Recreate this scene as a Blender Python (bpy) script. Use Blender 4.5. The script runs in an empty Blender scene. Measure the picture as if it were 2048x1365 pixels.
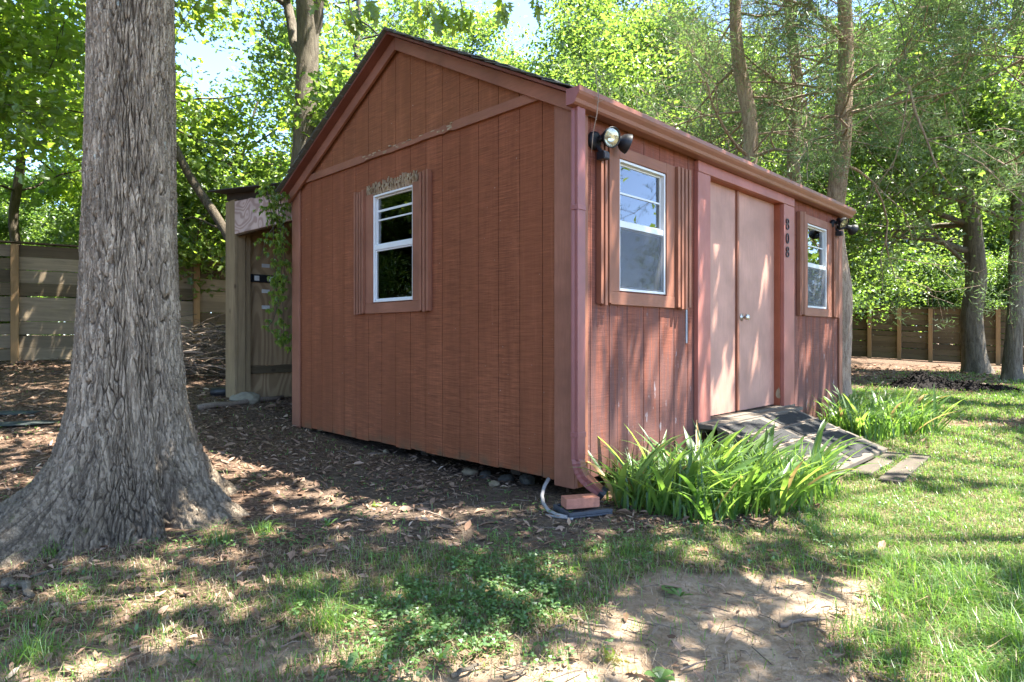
import bpy, math, random
import numpy as np
from mathutils import Vector, Matrix
R = math.radians
scene = bpy.context.scene
COL = scene.collection

# ------------------------------------------------------------------ camera, sky, sun, exposure
FPX, CX, CY = 1262.5, 1024.0, 673.74           # measured on the 2048 px wide photograph
CAMZ = 1.0
cam_d = bpy.data.cameras.new('camera')
cam_d.sensor_width = 36.0
cam_d.lens = 36.0 * FPX / 2048.0
cam_d.shift_y = -(682.5 - CY) / 2048.0
cam_d.clip_start = 0.05
cam_d.clip_end = 2000.0
cam = bpy.data.objects.new('camera', cam_d)
COL.objects.link(cam)
cam.location = (0, 0, CAMZ)
cam.rotation_euler = (R(90), 0, 0)
scene.camera = cam

SUN_EL, SUN_AZ = 67.0, 93.0                     # azimuth clockwise from the view direction (+Y)
SUN = np.array([math.sin(R(SUN_AZ)) * math.cos(R(SUN_EL)), math.cos(R(SUN_AZ)) * math.cos(R(SUN_EL)), math.sin(R(SUN_EL))])
world = bpy.data.worlds.new('World')
scene.world = world
world.use_nodes = True
wn = world.node_tree
bg = wn.nodes['Background']
sky = wn.nodes.new('ShaderNodeTexSky')
sky.sky_type = 'NISHITA'
sky.sun_disc = False
sky.sun_elevation = R(SUN_EL)
sky.sun_rotation = R(SUN_AZ)
sky.air_density = 0.55
sky.dust_density = 0.5
sky.ozone_density = 2.5
wn.links.new(sky.outputs[0], bg.inputs[0])
bg.inputs[1].default_value = 0.15
sun_d = bpy.data.lights.new('sun', 'SUN')
sun_d.energy = 4.9
sun_d.angle = R(0.53)
sun_d.color = (1.0, 0.95, 0.86)
sun = bpy.data.objects.new('sun', sun_d)
COL.objects.link(sun)
sun.rotation_euler = Vector(SUN).to_track_quat('Z', 'Y').to_euler()
vs = scene.view_settings
vs.view_transform = 'Standard'
vs.look = 'None'
vs.exposure = 2.82
vs.gamma = 1.0
vs.use_curve_mapping = False
cy_ = scene.cycles
cy_.max_bounces = 8
cy_.diffuse_bounces = 4
cy_.transmission_bounces = 6
cy_.transparent_max_bounces = 8
cy_.sample_clamp_indirect = 6.0
cy_.caustics_reflective = False
cy_.caustics_refractive = False

# ------------------------------------------------------------------ frame of the shed and placing helpers
TH = 0.7809
CORNER = np.array([0.3801, 3.8772])
DR = np.array([math.sin(TH), math.cos(TH)])      # along the long front wall
DL = np.array([-math.cos(TH), math.sin(TH)])     # along the gable wall
SZ = 0.098                                       # bottom of the siding

def frontp(x, y, off=0.0):
    o = CORNER - off * DL; q = np.array([(x - CX) / FPX, 1.0])
    t = (o @ DL) / (q @ DL); P = t * q - CORNER
    return float(P @ DR), float(CAMZ + (CY - y) / FPX * t - SZ)
def gablep(x, y, off=0.0):
    o = CORNER - off * DR; q = np.array([(x - CX) / FPX, 1.0])
    t = (o @ DR) / (q @ DR); P = t * q - CORNER
    return float(P @ DL), float(CAMZ + (CY - y) / FPX * t - SZ)
def to_world(u, v):
    return CORNER + u * DR + v * DL
def to_shed(X, Y):
    d = np.stack([np.asarray(X) - CORNER[0], np.asarray(Y) - CORNER[1]], -1)
    return d @ DR, d @ DL
def ray(x, y, t):
    return np.array([(x - CX) / FPX * t, t, CAMZ + (CY - y) / FPX * t])

# ------------------------------------------------------------------ noise
def _hash(ix, iy, seed):
    h = (ix.astype(np.int64) * 374761393 + iy.astype(np.int64) * 668265263 + seed * 1442695041) & 0xFFFFFFFF
    h = ((h ^ (h >> 13)) * 1274126177) & 0xFFFFFFFF
    h = h ^ (h >> 16)
    return (h & 0xFFFFFF) / float(0xFFFFFF)
def vnoise(x, y, seed=0, perx=None):
    x = np.asarray(x, float); y = np.asarray(y, float)
    ix = np.floor(x); iy = np.floor(y); fx = x - ix; fy = y - iy
    fx = fx * fx * (3 - 2 * fx); fy = fy * fy * (3 - 2 * fy)
    w = (lambda a: np.mod(a, perx)) if perx else (lambda a: a)
    a = _hash(w(ix), iy, seed); b = _hash(w(ix + 1), iy, seed)
    c = _hash(w(ix), iy + 1, seed); d = _hash(w(ix + 1), iy + 1, seed)
    return (a * (1 - fx) + b * fx) * (1 - fy) + (c * (1 - fx) + d * fx) * fy
def fbm(x, y, seed=0, octv=4):
    s = 0; a = .5
    for k in range(octv):
        s = s + a * vnoise(np.asarray(x) * 2 ** k, np.asarray(y) * 2 ** k, seed + k * 17); a *= .5
    return s / (1 - .5 ** octv)
def cellular(x, y, perx, seed):
    ix = np.floor(x); iy = np.floor(y)
    f1 = np.full(x.shape, 9.0); f2 = np.full(x.shape, 9.0); idc = np.zeros(x.shape)
    for dx in (-1, 0, 1):
        for dy in (-1, 0, 1):
            cx_ = ix + dx; cyy = iy + dy
            wx = np.mod(cx_, perx) if perx else cx_
            px = cx_ + .5 + .8 * (_hash(wx, cyy, seed) - .5)
            py = cyy + .5 + .9 * (_hash(wx, cyy, seed + 7) - .5)
            d = np.hypot(px - x, py - y)
            m = d < f1
            f2 = np.where(m, f1, np.minimum(f2, d)); idc = np.where(m, _hash(wx, cyy, seed + 13), idc)
            f1 = np.where(m, d, f1)
    return f1, f2, idc
def sstep(a, b, x):
    t = np.clip((x - a) / (b - a), 0, 1); return t * t * (3 - 2 * t)

# ------------------------------------------------------------------ ground height
GP = np.array([(0,1.9,-.03),(-1.5,1.9,-.03),(1.6,1.9,-.06),(0,-3,-.1),(-6,-3,0),(6,-3,-.2),(-1.93,2.95,-.02),(-2.7,3.3,0),(-1.6,3.7,.01),
 (.3,3.45,0),(.38,3.7,.005),(-.45,4.66,-.035),(-1.3,5.5,.015),(-2.2,6.45,.08),(-.95,4.9,.03),(-1.9,5.6,.06),(-3.15,7.3,.18),(-3.6,7.8,.24),(-5.1,6.46,.2),(-7.6,9.7,.606),(-5.6,11.2,.62),
 (-4.7,9.5,.48),(1.2,3.4,-.02),(2.2,4.3,-.02),(3.1,5.3,.0),(3.3,5.8,.02),(4.2,6.2,.03),(3.8,7.3,.07),(5.4,10.3,.1),(7.4,11.8,.05),(8.3,11.1,.04),
 (12.4,16.6,.06),(11.3,14.4,.05),(12.84,22.65,.24),(14.5,20.4,.1),(3.5,2.5,-.1),(5,5,-.06),(0,12,.3),(0,20,.5),(0,40,.7),(-15,15,.9),(-20,40,1),
 (25,20,.1),(25,40,.4),(-12,4,.3),(-3.5,5.2,.08),(1.5,5.2,-.06),(.4,5.2,-.06),(-.4,6.0,-.03),(.5,6.5,-.02),(2.5,7.5,.03)], float)
def _tps(A, B):
    r2 = ((A[:, None, :] - B[None, :, :]) ** 2).sum(-1)
    return .5 * r2 * np.log(np.maximum(r2, 1e-12))
_n = len(GP)
_K = _tps(GP[:, :2], GP[:, :2]) + 0.02 * np.eye(_n)
_P = np.c_[np.ones(_n), GP[:, :2]]
_W = np.linalg.solve(np.block([[_K, _P], [_P.T, np.zeros((3, 3))]]), np.r_[GP[:, 2], 0, 0, 0])
def gz(X, Y):
    X = np.asarray(X, float); Y = np.asarray(Y, float); sh = np.broadcast(X, Y).shape
    X = np.broadcast_to(X, sh).ravel(); Y = np.broadcast_to(Y, sh).ravel()
    Xc = np.clip(X, -28, 30); Yc = np.clip(Y, -6, 45)
    out = np.empty(X.shape)
    for i in range(0, len(X), 40000):
        A = np.c_[Xc[i:i + 40000], Yc[i:i + 40000]]
        out[i:i + 40000] = _tps(A, GP[:, :2]) @ _W[:_n] + np.c_[np.ones(len(A)), A] @ _W[_n:]
    d = np.hypot(X, Y)
    out += (fbm(X * 1.3, Y * 1.3, 5) - .5) * .03 + (fbm(X * 6, Y * 6, 9, 3) - .5) * .014 + (fbm(X * 22, Y * 22, 19, 2) - .5) * .006 * np.exp(-d / 8)
    return out.reshape(sh)
def gz1(x, y): return float(gz(np.array([x]), np.array([y]))[0])
_TT = np.geomspace(1.2, 60, 700)
def groundp(x, y, z0=0.0):
    """where the ray through a point of the photograph first meets the ground"""
    k = (y - CY) / FPX; q = (x - CX) / FPX
    d = CAMZ - k * _TT - gz(q * _TT, _TT); i = int(np.argmax(d < 0)); i = max(i, 1)
    lo, hi = _TT[i - 1], _TT[i]
    T2 = np.linspace(lo, hi, 40); d = CAMZ - k * T2 - gz(q * T2, T2); j = int(np.argmax(d < 0)); t = float(T2[j])
    return q * t, t, gz1(q * t, t)

# ------------------------------------------------------------------ materials
def new_mat(name):
    m = bpy.data.materials.new(name); m.use_nodes = True
    nt = m.node_tree; nt.nodes.clear()
    return m, nt
class NT:
    def __init__(s, nt): s.nt = nt
    def n(s, typ, props=None, **ins):
        nd = s.nt.nodes.new('ShaderNode' + typ)
        for k, v in (props or {}).items(): setattr(nd, k, v)
        for k, v in ins.items():
            key = int(k[1:]) if k[0] == 'i' and k[1:].isdigit() else k.replace('_', ' ')
            s.set(nd, key, v)
        return nd
    def set(s, nd, key, v):
        i = nd.inputs[key]
        if hasattr(v, 'bl_idname') and hasattr(v, 'outputs'): s.nt.links.new(v.outputs[0], i)
        elif isinstance(v, bpy.types.NodeSocket): s.nt.links.new(v, i)
        else: i.default_value = v
    def ramp(s, fac, stops, interp='LINEAR'):
        nd = s.nt.nodes.new('ShaderNodeValToRGB'); cr = nd.color_ramp; cr.interpolation = interp
        while len(cr.elements) < len(stops): cr.elements.new(.5)
        for e, (p, c) in zip(cr.elements, stops):
            e.position = p; e.color = (*c, 1) if len(c) == 3 else c
        s.set(nd, 0, fac); return nd
    def gray(s, fac, stops): return s.ramp(fac, [(p, (v, v, v)) for p, v in stops])
    def mix(s, fac, a, b, mode='MIX'):
        nd = s.nt.nodes.new('ShaderNodeMix'); nd.data_type = 'RGBA'; nd.blend_type = mode
        s.set(nd, 0, fac)
        for key, v in ((6, a), (7, b)):
            if isinstance(v, tuple): nd.inputs[key].default_value = (*v, 1) if len(v) == 3 else v
            else: s.set(nd, key, v)
        return nd.outputs[2]
    def math(s, op, a, b=0.5, clamp=False):
        nd = s.nt.nodes.new('ShaderNodeMath'); nd.operation = op; nd.use_clamp = clamp
        s.set(nd, 0, a); s.set(nd, 1, b); return nd
    def noise(s, vec, scale, detail=4, rough=.55, dist=0.0):
        return s.n('TexNoise', Vector=vec, Scale=scale, Detail=detail, Roughness=rough, Distortion=dist)
    def mapv(s, vec, scale=(1, 1, 1), rot=(0, 0, 0), loc=(0, 0, 0)):
        return s.n('Mapping', Vector=vec, Scale=scale, Rotation=rot, Location=loc)
    def out(s, sh): s.n('OutputMaterial', Surface=sh)
    def attr(s, name):
        nd = s.nt.nodes.new('ShaderNodeAttribute'); nd.attribute_name = name; return nd
    def coord(s, which='Object'):
        return s.nt.nodes.new('ShaderNodeTexCoord').outputs[which]
    def orand(s): return s.nt.nodes.new('ShaderNodeObjectInfo').outputs['Random']
    def bump(s, h, strength=.4, dist=.01, normal=None):
        b = s.n('Bump', Height=h, Strength=strength, Distance=dist)
        if normal is not None: s.set(b, 'Normal', normal)
        return b
    def pbr(s, col, rough=.7, bump=None, spec=.3, metal=0.0):
        b = s.nt.nodes.new('ShaderNodeBsdfPrincipled')
        if isinstance(col, tuple): b.inputs['Base Color'].default_value = (*col, 1)
        else: s.set(b, 'Base Color', col)
        s.set(b, 'Roughness', rough); b.inputs['Specular IOR Level'].default_value = spec; b.inputs['Metallic'].default_value = metal
        if bump is not None: s.set(b, 'Normal', bump)
        return b
MATS = {}
def painted(name, col, grain_axis='z', rough=.6, wear=.25, worn=(.12, .06, .04), bumpk=.25, dirt=.35):
    """old brush-painted timber: uneven paint, faint grain, a few worn specks"""
    m, nt = new_mat(name); g = NT(nt); c = g.coord()
    sc = {'z': (9, 9, .8), 'x': (.8, 9, 9), 'y': (9, .8, 9)}[grain_axis]
    grain = g.noise(g.mapv(c, sc), 9, 6, .65)
    blot = g.noise(c, 2.3, 5, .6)
    fine = g.noise(c, 60, 3, .6)
    col2 = tuple(min(1, v * 1.25 + .012) for v in col); col1 = tuple(v * .72 for v in col)
    k = g.mix(g.gray(blot, [(.3, 0), (.72, 1)]), col1, col2)
    k = g.mix(g.gray(grain, [(.42, 0), (.75, .45)]), k, tuple(v * .6 for v in col))
    spk = g.gray(fine, [(.66, 0), (.74, wear)])
    k = g.mix(spk, k, worn)
    k = g.mix(g.math('MULTIPLY', g.orand(), .25), k, tuple(v * .75 for v in col))
    h = g.math('ADD', grain, g.math('MULTIPLY', fine, .3))
    g.out(g.pbr(k, rough, g.bump(h, bumpk, .004), .35)); MATS[name] = m; return m
def siding_mat(name, col, line_rot, weather):
    m, nt = new_mat(name); g = NT(nt); c = g.coord()
    # rough sawn cross marks: thin streaks stretched along the wall
    mv = g.mapv(c, (5.5, 5.5, 165), line_rot)
    saw = g.noise(mv, 1.0, 4, .75, .12)
    saw2 = g.noise(g.mapv(c, (4, 4, 260), line_rot), 1.0, 2, .6)
    grain = g.noise(g.mapv(c, (26, 26, 1.1)), 3.0, 6, .7, .4)
    blot = g.noise(c, 1.1, 5, .6)
    fine = g.noise(c, 140, 2, .6)
    k = g.mix(g.gray(blot, [(.32, 0), (.7, 1)]), tuple(v * .80 for v in col), tuple(v * 1.18 + .006 for v in col))
    k = g.mix(g.gray(saw, [(.40, .0), (.50, .38), (.62, .85)]), k, tuple(v * .40 for v in col))
    saw3 = g.noise(g.mapv(c, (3.2, 3.2, 80), line_rot), 1.0, 3, .7, .0)
    k = g.mix(g.gray(saw3, [(.46, 0), (.55, .30), (.66, .62)]), k, tuple(v * .48 for v in col))
    k = g.mix(g.gray(saw3, [(.30, .30), (.40, 0)]), k, tuple(min(1, v * 1.4 + .012) for v in col))
    k = g.mix(g.gray(saw2, [(.5, 0), (.75, .45)]), k, tuple(v * 1.55 + .02 for v in col))
    k = g.mix(g.gray(grain, [(.46, 0), (.78, .6)]), k, tuple(v * .42 for v in col))
    k = g.mix(g.math('MULTIPLY', g.orand(), .45), k, tuple(v * .70 for v in col))
    wash = g.noise(g.mapv(c, (5, 5, .45), loc=(7, 2, 1)), 1.6, 5, .65, .3)
    k = g.mix(g.gray(wash, [(.45, 0), (.72, .55)]), k, tuple(v * .50 for v in col))
    k = g.mix(g.gray(wash, [(.25, .35), (.42, 0)]), k, tuple(min(1, v * 1.35 + .02) for v in col))
    spk = g.noise(c, 38, 2, .5)
    k = g.mix(g.gray(spk, [(.745, 0), (.775, .55)]), k, (.42, .36, .32))
    sep = g.n('SeparateXYZ', Vector=c)
    if weather:
        # bare weathered streaks spreading upwards from the foot of the wall
        w = g.noise(g.mapv(c, (11, 11, .75)), 2.0, 6, .72, .5)
        low = g.gray(g.math('MULTIPLY', sep.outputs[2], .42), [(.0, .24), (.62, .02), (1, -.0)])
        wk = g.gray(g.math('ADD', w, low), [(.53, 0), (.70, .68)])
        k = g.mix(wk, k, (.105, .062, .058))
        pk = g.noise(g.mapv(c, (9, 9, 2.2), loc=(3, 1, 2)), 2.6, 4, .6)
        pe = g.gray(g.math('ADD', pk, g.math('MULTIPLY', low, .35)), [(.72, 0), (.745, .55)])
        k = g.mix(pe, k, (.36, .33, .34))
    else:
        # green-grey damp along the very foot of the boards
        low = g.gray(sep.outputs[2], [(.0, 1), (.09, .0)])
        ww = g.math('MULTIPLY', low, g.gray(g.noise(c, 6, 4), [(.45, 0), (.65, .8)]))
        k = g.mix(ww, k, (.085, .07, .04))
    h = g.math('ADD', g.math('ADD', saw3, g.math('MULTIPLY', saw, .7)), g.math('ADD', g.math('MULTIPLY', grain, .8), g.math('MULTIPLY', fine, .25)))
    g.out(g.pbr(k, .8, g.bump(h, .32, .005), .2)); MATS[name] = m; return m
def plain(name, col, rough=.6, spec=.4, metal=0.0, var=.2, scale=14, bumpk=.1):
    m, nt = new_mat(name); g = NT(nt); c = g.coord()
    nz = g.noise(c, scale, 5, .6)
    k = g.mix(g.gray(nz, [(.3, 0), (.7, 1)]), tuple(v * (1 - var) for v in col), tuple(min(1, v * (1 + var)) for v in col))
    g.out(g.pbr(k, rough, g.bump(nz, bumpk, .004), spec, metal)); MATS[name] = m; return m
def wood(name, ca, cb, axis='x', scale=1.0, rough=.8, knots=True, var=.45):
    m, nt = new_mat(name); g = NT(nt)
    c0 = g.coord()
    off = g.math('MULTIPLY', g.orand(), 37.0)
    cc = g.n('VectorMath', {'operation': 'ADD'}, i0=c0, i1=g.n('CombineXYZ', X=off, Y=off, Z=off).outputs[0]).outputs[0]
    st = {'x': (.9, 11, 11), 'y': (11, .9, 11), 'z': (11, 11, .9)}[axis]
    gr = g.noise(g.mapv(cc, tuple(v * scale for v in st)), 2.2, 7, .68, .8)
    bl = g.noise(cc, 1.6 * scale, 4, .6)
    k = g.mix(g.gray(gr, [(.3, 0), (.72, 1)]), ca, cb)
    k = g.mix(g.gray(bl, [(.42, 0), (.75, .5)]), k, tuple(v * .45 for v in ca))
    k = g.mix(g.math('MULTIPLY', g.orand(), var), k, tuple(v * .55 for v in cb))
    if knots:
        vv = g.n('TexVoronoi', {'feature': 'F1'}, Vector=g.mapv(cc, tuple((2.0 if v > 2 else 1.3) * scale for v in st)), Scale=1.7)
        k = g.mix(g.gray(vv.outputs[0], [(.05, .8), (.10, 0)]), k, (.05, .03, .018))
    g.out(g.pbr(k, rough, g.bump(gr, .35, .005), .2)); MATS[name] = m; return m
def leaf_mat(name, dark, light, tdark, tlight, trans=.5, gloss=.06, vein=False):
    m, nt = new_mat(name); g = NT(nt); r = g.attr('rnd').outputs['Fac']
    a = g.ramp(r, [(0, dark), (1, light)]); b = g.ramp(r, [(0, tdark), (1, tlight)])
    d = g.n('BsdfDiffuse', Color=a); t = g.n('BsdfTranslucent', Color=b)
    s = g.n('MixShader', i0=trans, i1=d, i2=t)
    gl = g.n('BsdfGlossy', Color=(.9, .95, .9, 1), Roughness=.42)
    g.out(g.n('MixShader', i0=gloss, i1=s, i2=gl)); MATS[name] = m; return m
def litter_mat(name, stops):
    m, nt = new_mat(name); g = NT(nt); r = g.attr('rnd').outputs['Fac']
    k = g.ramp(r, stops)
    d = g.n('BsdfDiffuse', Color=k); t = g.n('BsdfTranslucent', Color=k)
    g.out(g.n('MixShader', i0=.15, i1=d, i2=t)); MATS[name] = m; return m
def bark_mat(name, ca, cb, scale=1.0, use_h=False, lichen=False):
    m, nt = new_mat(name); g = NT(nt); c = g.coord()
    v = g.mapv(c, (9 * scale, 9 * scale, 1.6 * scale))
    n1 = g.noise(v, 2.4, 6, .7, .6)
    n2 = g.noise(c, 3.0, 4, .6)
    n3 = g.noise(c, 70, 4, .7)
    k = g.mix(g.gray(n1, [(.38, 0), (.62, 1)]), ca, cb)
    k = g.mix(g.gray(n2, [(.4, 0), (.75, .5)]), k, tuple(x * .6 for x in cb))
    k = g.mix(g.gray(n3, [(.4, 0), (.7, .5)]), k, tuple(min(1, x * 1.25) for x in cb))
    if use_h:
        nf = g.noise(g.mapv(c, (40, 40, 5.5)), 1.5, 5, .7, .5)
        k = g.mix(g.gray(nf, [(.50, 0), (.62, .48)]), k, (.075, .055, .037))
        n1 = g.math('SUBTRACT', n1, g.math('MULTIPLY', g.gray(nf, [(.48, 0), (.60, 1)]), .6))
        h = g.attr('bark_h').outputs['Fac']
        k = g.mix(g.gray(h, [(.06, .9), (.40, 0)]), k, (.048, .034, .022))
        k = g.mix(g.gray(g.attr('bark_t').outputs['Fac'], [(.25, .35), (.6, 0)]), k, tuple(x * .6 for x in ca))
        k = g.mix(g.gray(g.attr('bark_t').outputs['Fac'], [(.55, 0), (.85, .5)]), k, tuple(min(1, x * 1.22) for x in cb))
        if lichen:
            sp = g.noise(c, 9.0, 3, .5); sp2 = g.noise(c, 1.7, 2, .5)
            msk = g.math('MULTIPLY', g.gray(sp, [(.70, 0), (.73, 1)]), g.gray(sp2, [(.52, 0), (.6, 1)]))
            k = g.mix(g.math('MULTIPLY', msk, g.gray(h, [(.3, 0), (.6, .85)])), k, (.42, .46, .40))
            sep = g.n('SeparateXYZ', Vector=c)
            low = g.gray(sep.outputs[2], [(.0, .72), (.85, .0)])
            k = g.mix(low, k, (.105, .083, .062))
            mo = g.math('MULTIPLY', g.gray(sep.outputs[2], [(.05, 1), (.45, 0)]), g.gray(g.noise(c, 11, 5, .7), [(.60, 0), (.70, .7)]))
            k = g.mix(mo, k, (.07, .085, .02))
    hb = g.math('ADD', n1, g.math('MULTIPLY', n3, .35))
    g.out(g.pbr(k, .9, g.bump(hb, .9, .014 if use_h else .03), .12)); MATS[name] = m; return m

painted('trim_paint', (.245, .094, .051), 'z', .6)
painted('trim_paint_long', (.245, .094, .051), 'x', .6)
painted('trim_paint_cross', (.235, .088, .046), 'y', .6)
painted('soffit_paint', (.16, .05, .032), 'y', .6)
painted('door_paint', (.43, .225, .165), 'z', .55, .08, (.3, .15, .1), .08)
painted('door_trim_paint', (.36, .125, .092), 'z', .5, .12, (.2, .08, .06), .08)
painted('jamb_paint', (.32, .085, .04), 'z', .5, .12, (.5, .45, .4), .1)
siding_mat('siding_gable', (.265, .086, .037), (0, 0, 0), False)
siding_mat('siding_gable_top', (.275, .098, .041), (R(14), 0, 0), False)
siding_mat('siding_front', (.28, .092, .056), (0, 0, 0), True)
plain('gutter_metal', (.215, .082, .052), .42, .5, 0, .12, 5, .03)
plain('downspout_metal', (.225, .072, .062), .45, .5, 0, .12, 6, .03)
plain('white_vinyl', (.60, .60, .59), .35, .5, 0, .06, 6, .02)
plain('black_plastic', (.012, .012, .015), .5, .35, 0, .2, 20, .05)
plain('lamp_reflector', (.75, .74, .66), .22, .6, .9, .15, 25, .3)
plain('digit_iron', (.028, .018, .022), .5, .4)
plain('steel', (.55, .53, .5), .3, .5, .9, .1)
plain('grey_metal', (.24, .24, .27), .45, .5, .4)
plain('dark_interior', (.05, .038, .03), .9, .1)
plain('interior_stud', (.22, .12, .07), .85, .1)
plain('concrete', (.20, .175, .13), .9, .2, 0, .2, 18, .4)
plain('splash_grey', (.045, .05, .06), .6, .4, 0, .25, 20, .2)
plain('brick_clay', (.36, .15, .10), .85, .2, 0, .22, 30, .4)
plain('cable_grey', (.24, .23, .225), .55, .3)
plain('rock_tan', (.20, .155, .10), .9, .15, 0, .35, 12, .6)
plain('rock_grey', (.075, .066, .056), .9, .15, 0, .35, 12, .6)
plain('slate', (.055, .062, .058), .95, .05, 0, .25, 8, .3)
plain('shingle', (.105, .112, .10), .95, .15, 0, .4, 90, .8)
plain('mat_black', (.03, .03, .03), .92, .15, 0, .5, 60, .7)
plain('dark_roofing', (.05, .045, .042), .8, .2, 0, .3, 9, .2)
plain('mulch', (.014, .012, .011), .95, .1, 0, .6, 25, 1.0)
plain('pipe_black', (.015, .015, .017), .5, .4)
plain('label_white', (.55, .56, .54), .7, .2)
plain('pebble_stone', (.22, .165, .11), .9, .1, 0, .5, 9, .3)
wood('rot_wood', (.20, .12, .06), (.50, .40, .27), 'z', 3.0, .95, False, .1)
wood('fence_board', (.34, .262, .17), (.17, .132, .088), 'x', 1.0, .85, True, .75)
wood('fence_board_brown', (.165, .122, .070), (.078, .058, .034), 'x', 1.0, .85, True, .6)
wood('fence_post', (.34, .21, .10), (.22, .13, .06), 'z', 1.0, .8, True, .3)
wood('weathered_deck', (.19, .162, .13), (.10, .083, .066), 'x', 1.2, .9, True, .35)
wood('plank_grey', (.11, .092, .073), (.065, .054, .042), 'x', 1.2, .9, True, .2)
wood('lean_post', (.33, .24, .135), (.18, .125, .068), 'z', 1.0, .85, True, .3)
wood('dry_stick', (.30, .235, .18), (.14, .10, .075), 'z', 2.0, .9, False, .5)
def plywood(name, ca, cb, sc):
    m, nt = new_mat(name); g = NT(nt); c = g.coord()
    wn_ = g.noise(g.mapv(c, sc), 1.0, 1.5, .4, .3)
    wv = g.math('ADD', g.math('MULTIPLY', g.math('SINE', g.math('MULTIPLY', wn_, 70.0)), .5), .5)
    n2 = g.noise(c, 4, 4)
    k = g.mix(g.gray(wv, [(.25, 0), (.8, 1)]), ca, cb)
    k = g.mix(g.gray(n2, [(.4, 0), (.75, .5)]), k, tuple(v * .5 for v in ca))
    g.out(g.pbr(k, .85, g.bump(wv, .1, .003), .2)); MATS[name] = m
plywood('plywood_pink', (.50, .37, .32), (.33, .22, .185), (1, 2.2, 4.0))
plywood('plywood_brown', (.36, .25, .14), (.25, .165, .09), (2.6, 1, .8))
m, nt = new_mat('window_glass'); g = NT(nt)
fr = g.n('Fresnel', IOR=1.52)
g.out(g.n('MixShader', i0=g.math('ADD', g.math('MULTIPLY', fr, 1.3, True), .05, True), i1=g.n('BsdfTransparent', Color=(.86, .9, .88, 1)), i2=g.n('BsdfGlossy', Color=(1, 1, 1, 1), Roughness=.01)))
MATS['window_glass'] = m
m, nt = new_mat('insect_screen'); g = NT(nt); c = g.coord()
ck = g.gray(g.n('TexNoise', Vector=c, Scale=600.0, Detail=0.0), [(.45, 0), (.55, 1)])
g.out(g.n('MixShader', i0=.42, i1=g.n('BsdfTransparent'), i2=g.pbr((.11, .115, .13), .6, None, .3))); MATS['insect_screen'] = m
plain('blind_fabric', (.05, .052, .06), .8, .2, 0, .1, 4)
leaf_mat('leaf_bg', (.026, .060, .014), (.115, .175, .036), (.08, .19, .02), (.40, .54, .075), .52, .05)
leaf_mat('leaf_bg_deep', (.032, .07, .016), (.09, .155, .032), (.09, .21, .02), (.36, .52, .065), .52, .05)
leaf_mat('leaf_oak', (.040, .080, .014), (.095, .155, .028), (.14, .27, .015), (.40, .55, .05), .5, .05)
leaf_mat('leaf_maple', (.05, .10, .02), (.13, .20, .034), (.18, .34, .02), (.56, .72, .07), .56, .06)
leaf_mat('leaf_near', (.06, .10, .018), (.13, .19, .035), (.24, .40, .025), (.55, .68, .07), .68, .03)
leaf_mat('cedar_leaf', (.045, .090, .040), (.15, .21, .105), (.09, .18, .045), (.25, .37, .12), .42, .03)
leaf_mat('vine_leaf', (.06, .12, .018), (.18, .25, .035), (.18, .34, .025), (.45, .56, .05), .5, .06)
leaf_mat('iris_leaf', (.045, .105, .028), (.13, .21, .06), (.13, .30, .03), (.40, .58, .09), .5, .04)
leaf_mat('iris_dry', (.32, .20, .07), (.45, .30, .12), (.3, .2, .05), (.4, .28, .1), .35, .04)
leaf_mat('grass_blade', (.048, .115, .018), (.14, .23, .045), (.11, .28, .018), (.34, .54, .06), .45, .05)
leaf_mat('dry_grass', (.15, .10, .062), (.34, .26, .17), (.15, .10, .06), (.3, .23, .14), .25, .03)
leaf_mat('clover_leaf', (.045, .105, .028), (.10, .18, .05), (.08, .2, .02), (.2, .36, .05), .4, .05)
litter_mat('leaf_litter', [(0, (.08, .052, .036)), (.25, (.18, .112, .076)), (.6, (.27, .178, .125)), (.85, (.38, .265, .19)), (1, (.50, .39, .30))])
litter_mat('oak_leaf_dry', [(0, (.24, .12, .055)), (.5, (.38, .22, .11)), (1, (.46, .31, .18))])
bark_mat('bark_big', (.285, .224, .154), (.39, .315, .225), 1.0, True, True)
bark_mat('bark_oak', (.055, .045, .034), (.17, .145, .11), 1.0)
bark_mat('bark_cedar', (.15, .092, .062), (.40, .31, .24), 1.6)
bark_mat('bark_dark', (.040, .032, .024), (.11, .09, .065), 1.3)
bark_mat('bark_pale', (.25, .24, .22), (.42, .41, .38), 1.0)

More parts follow.
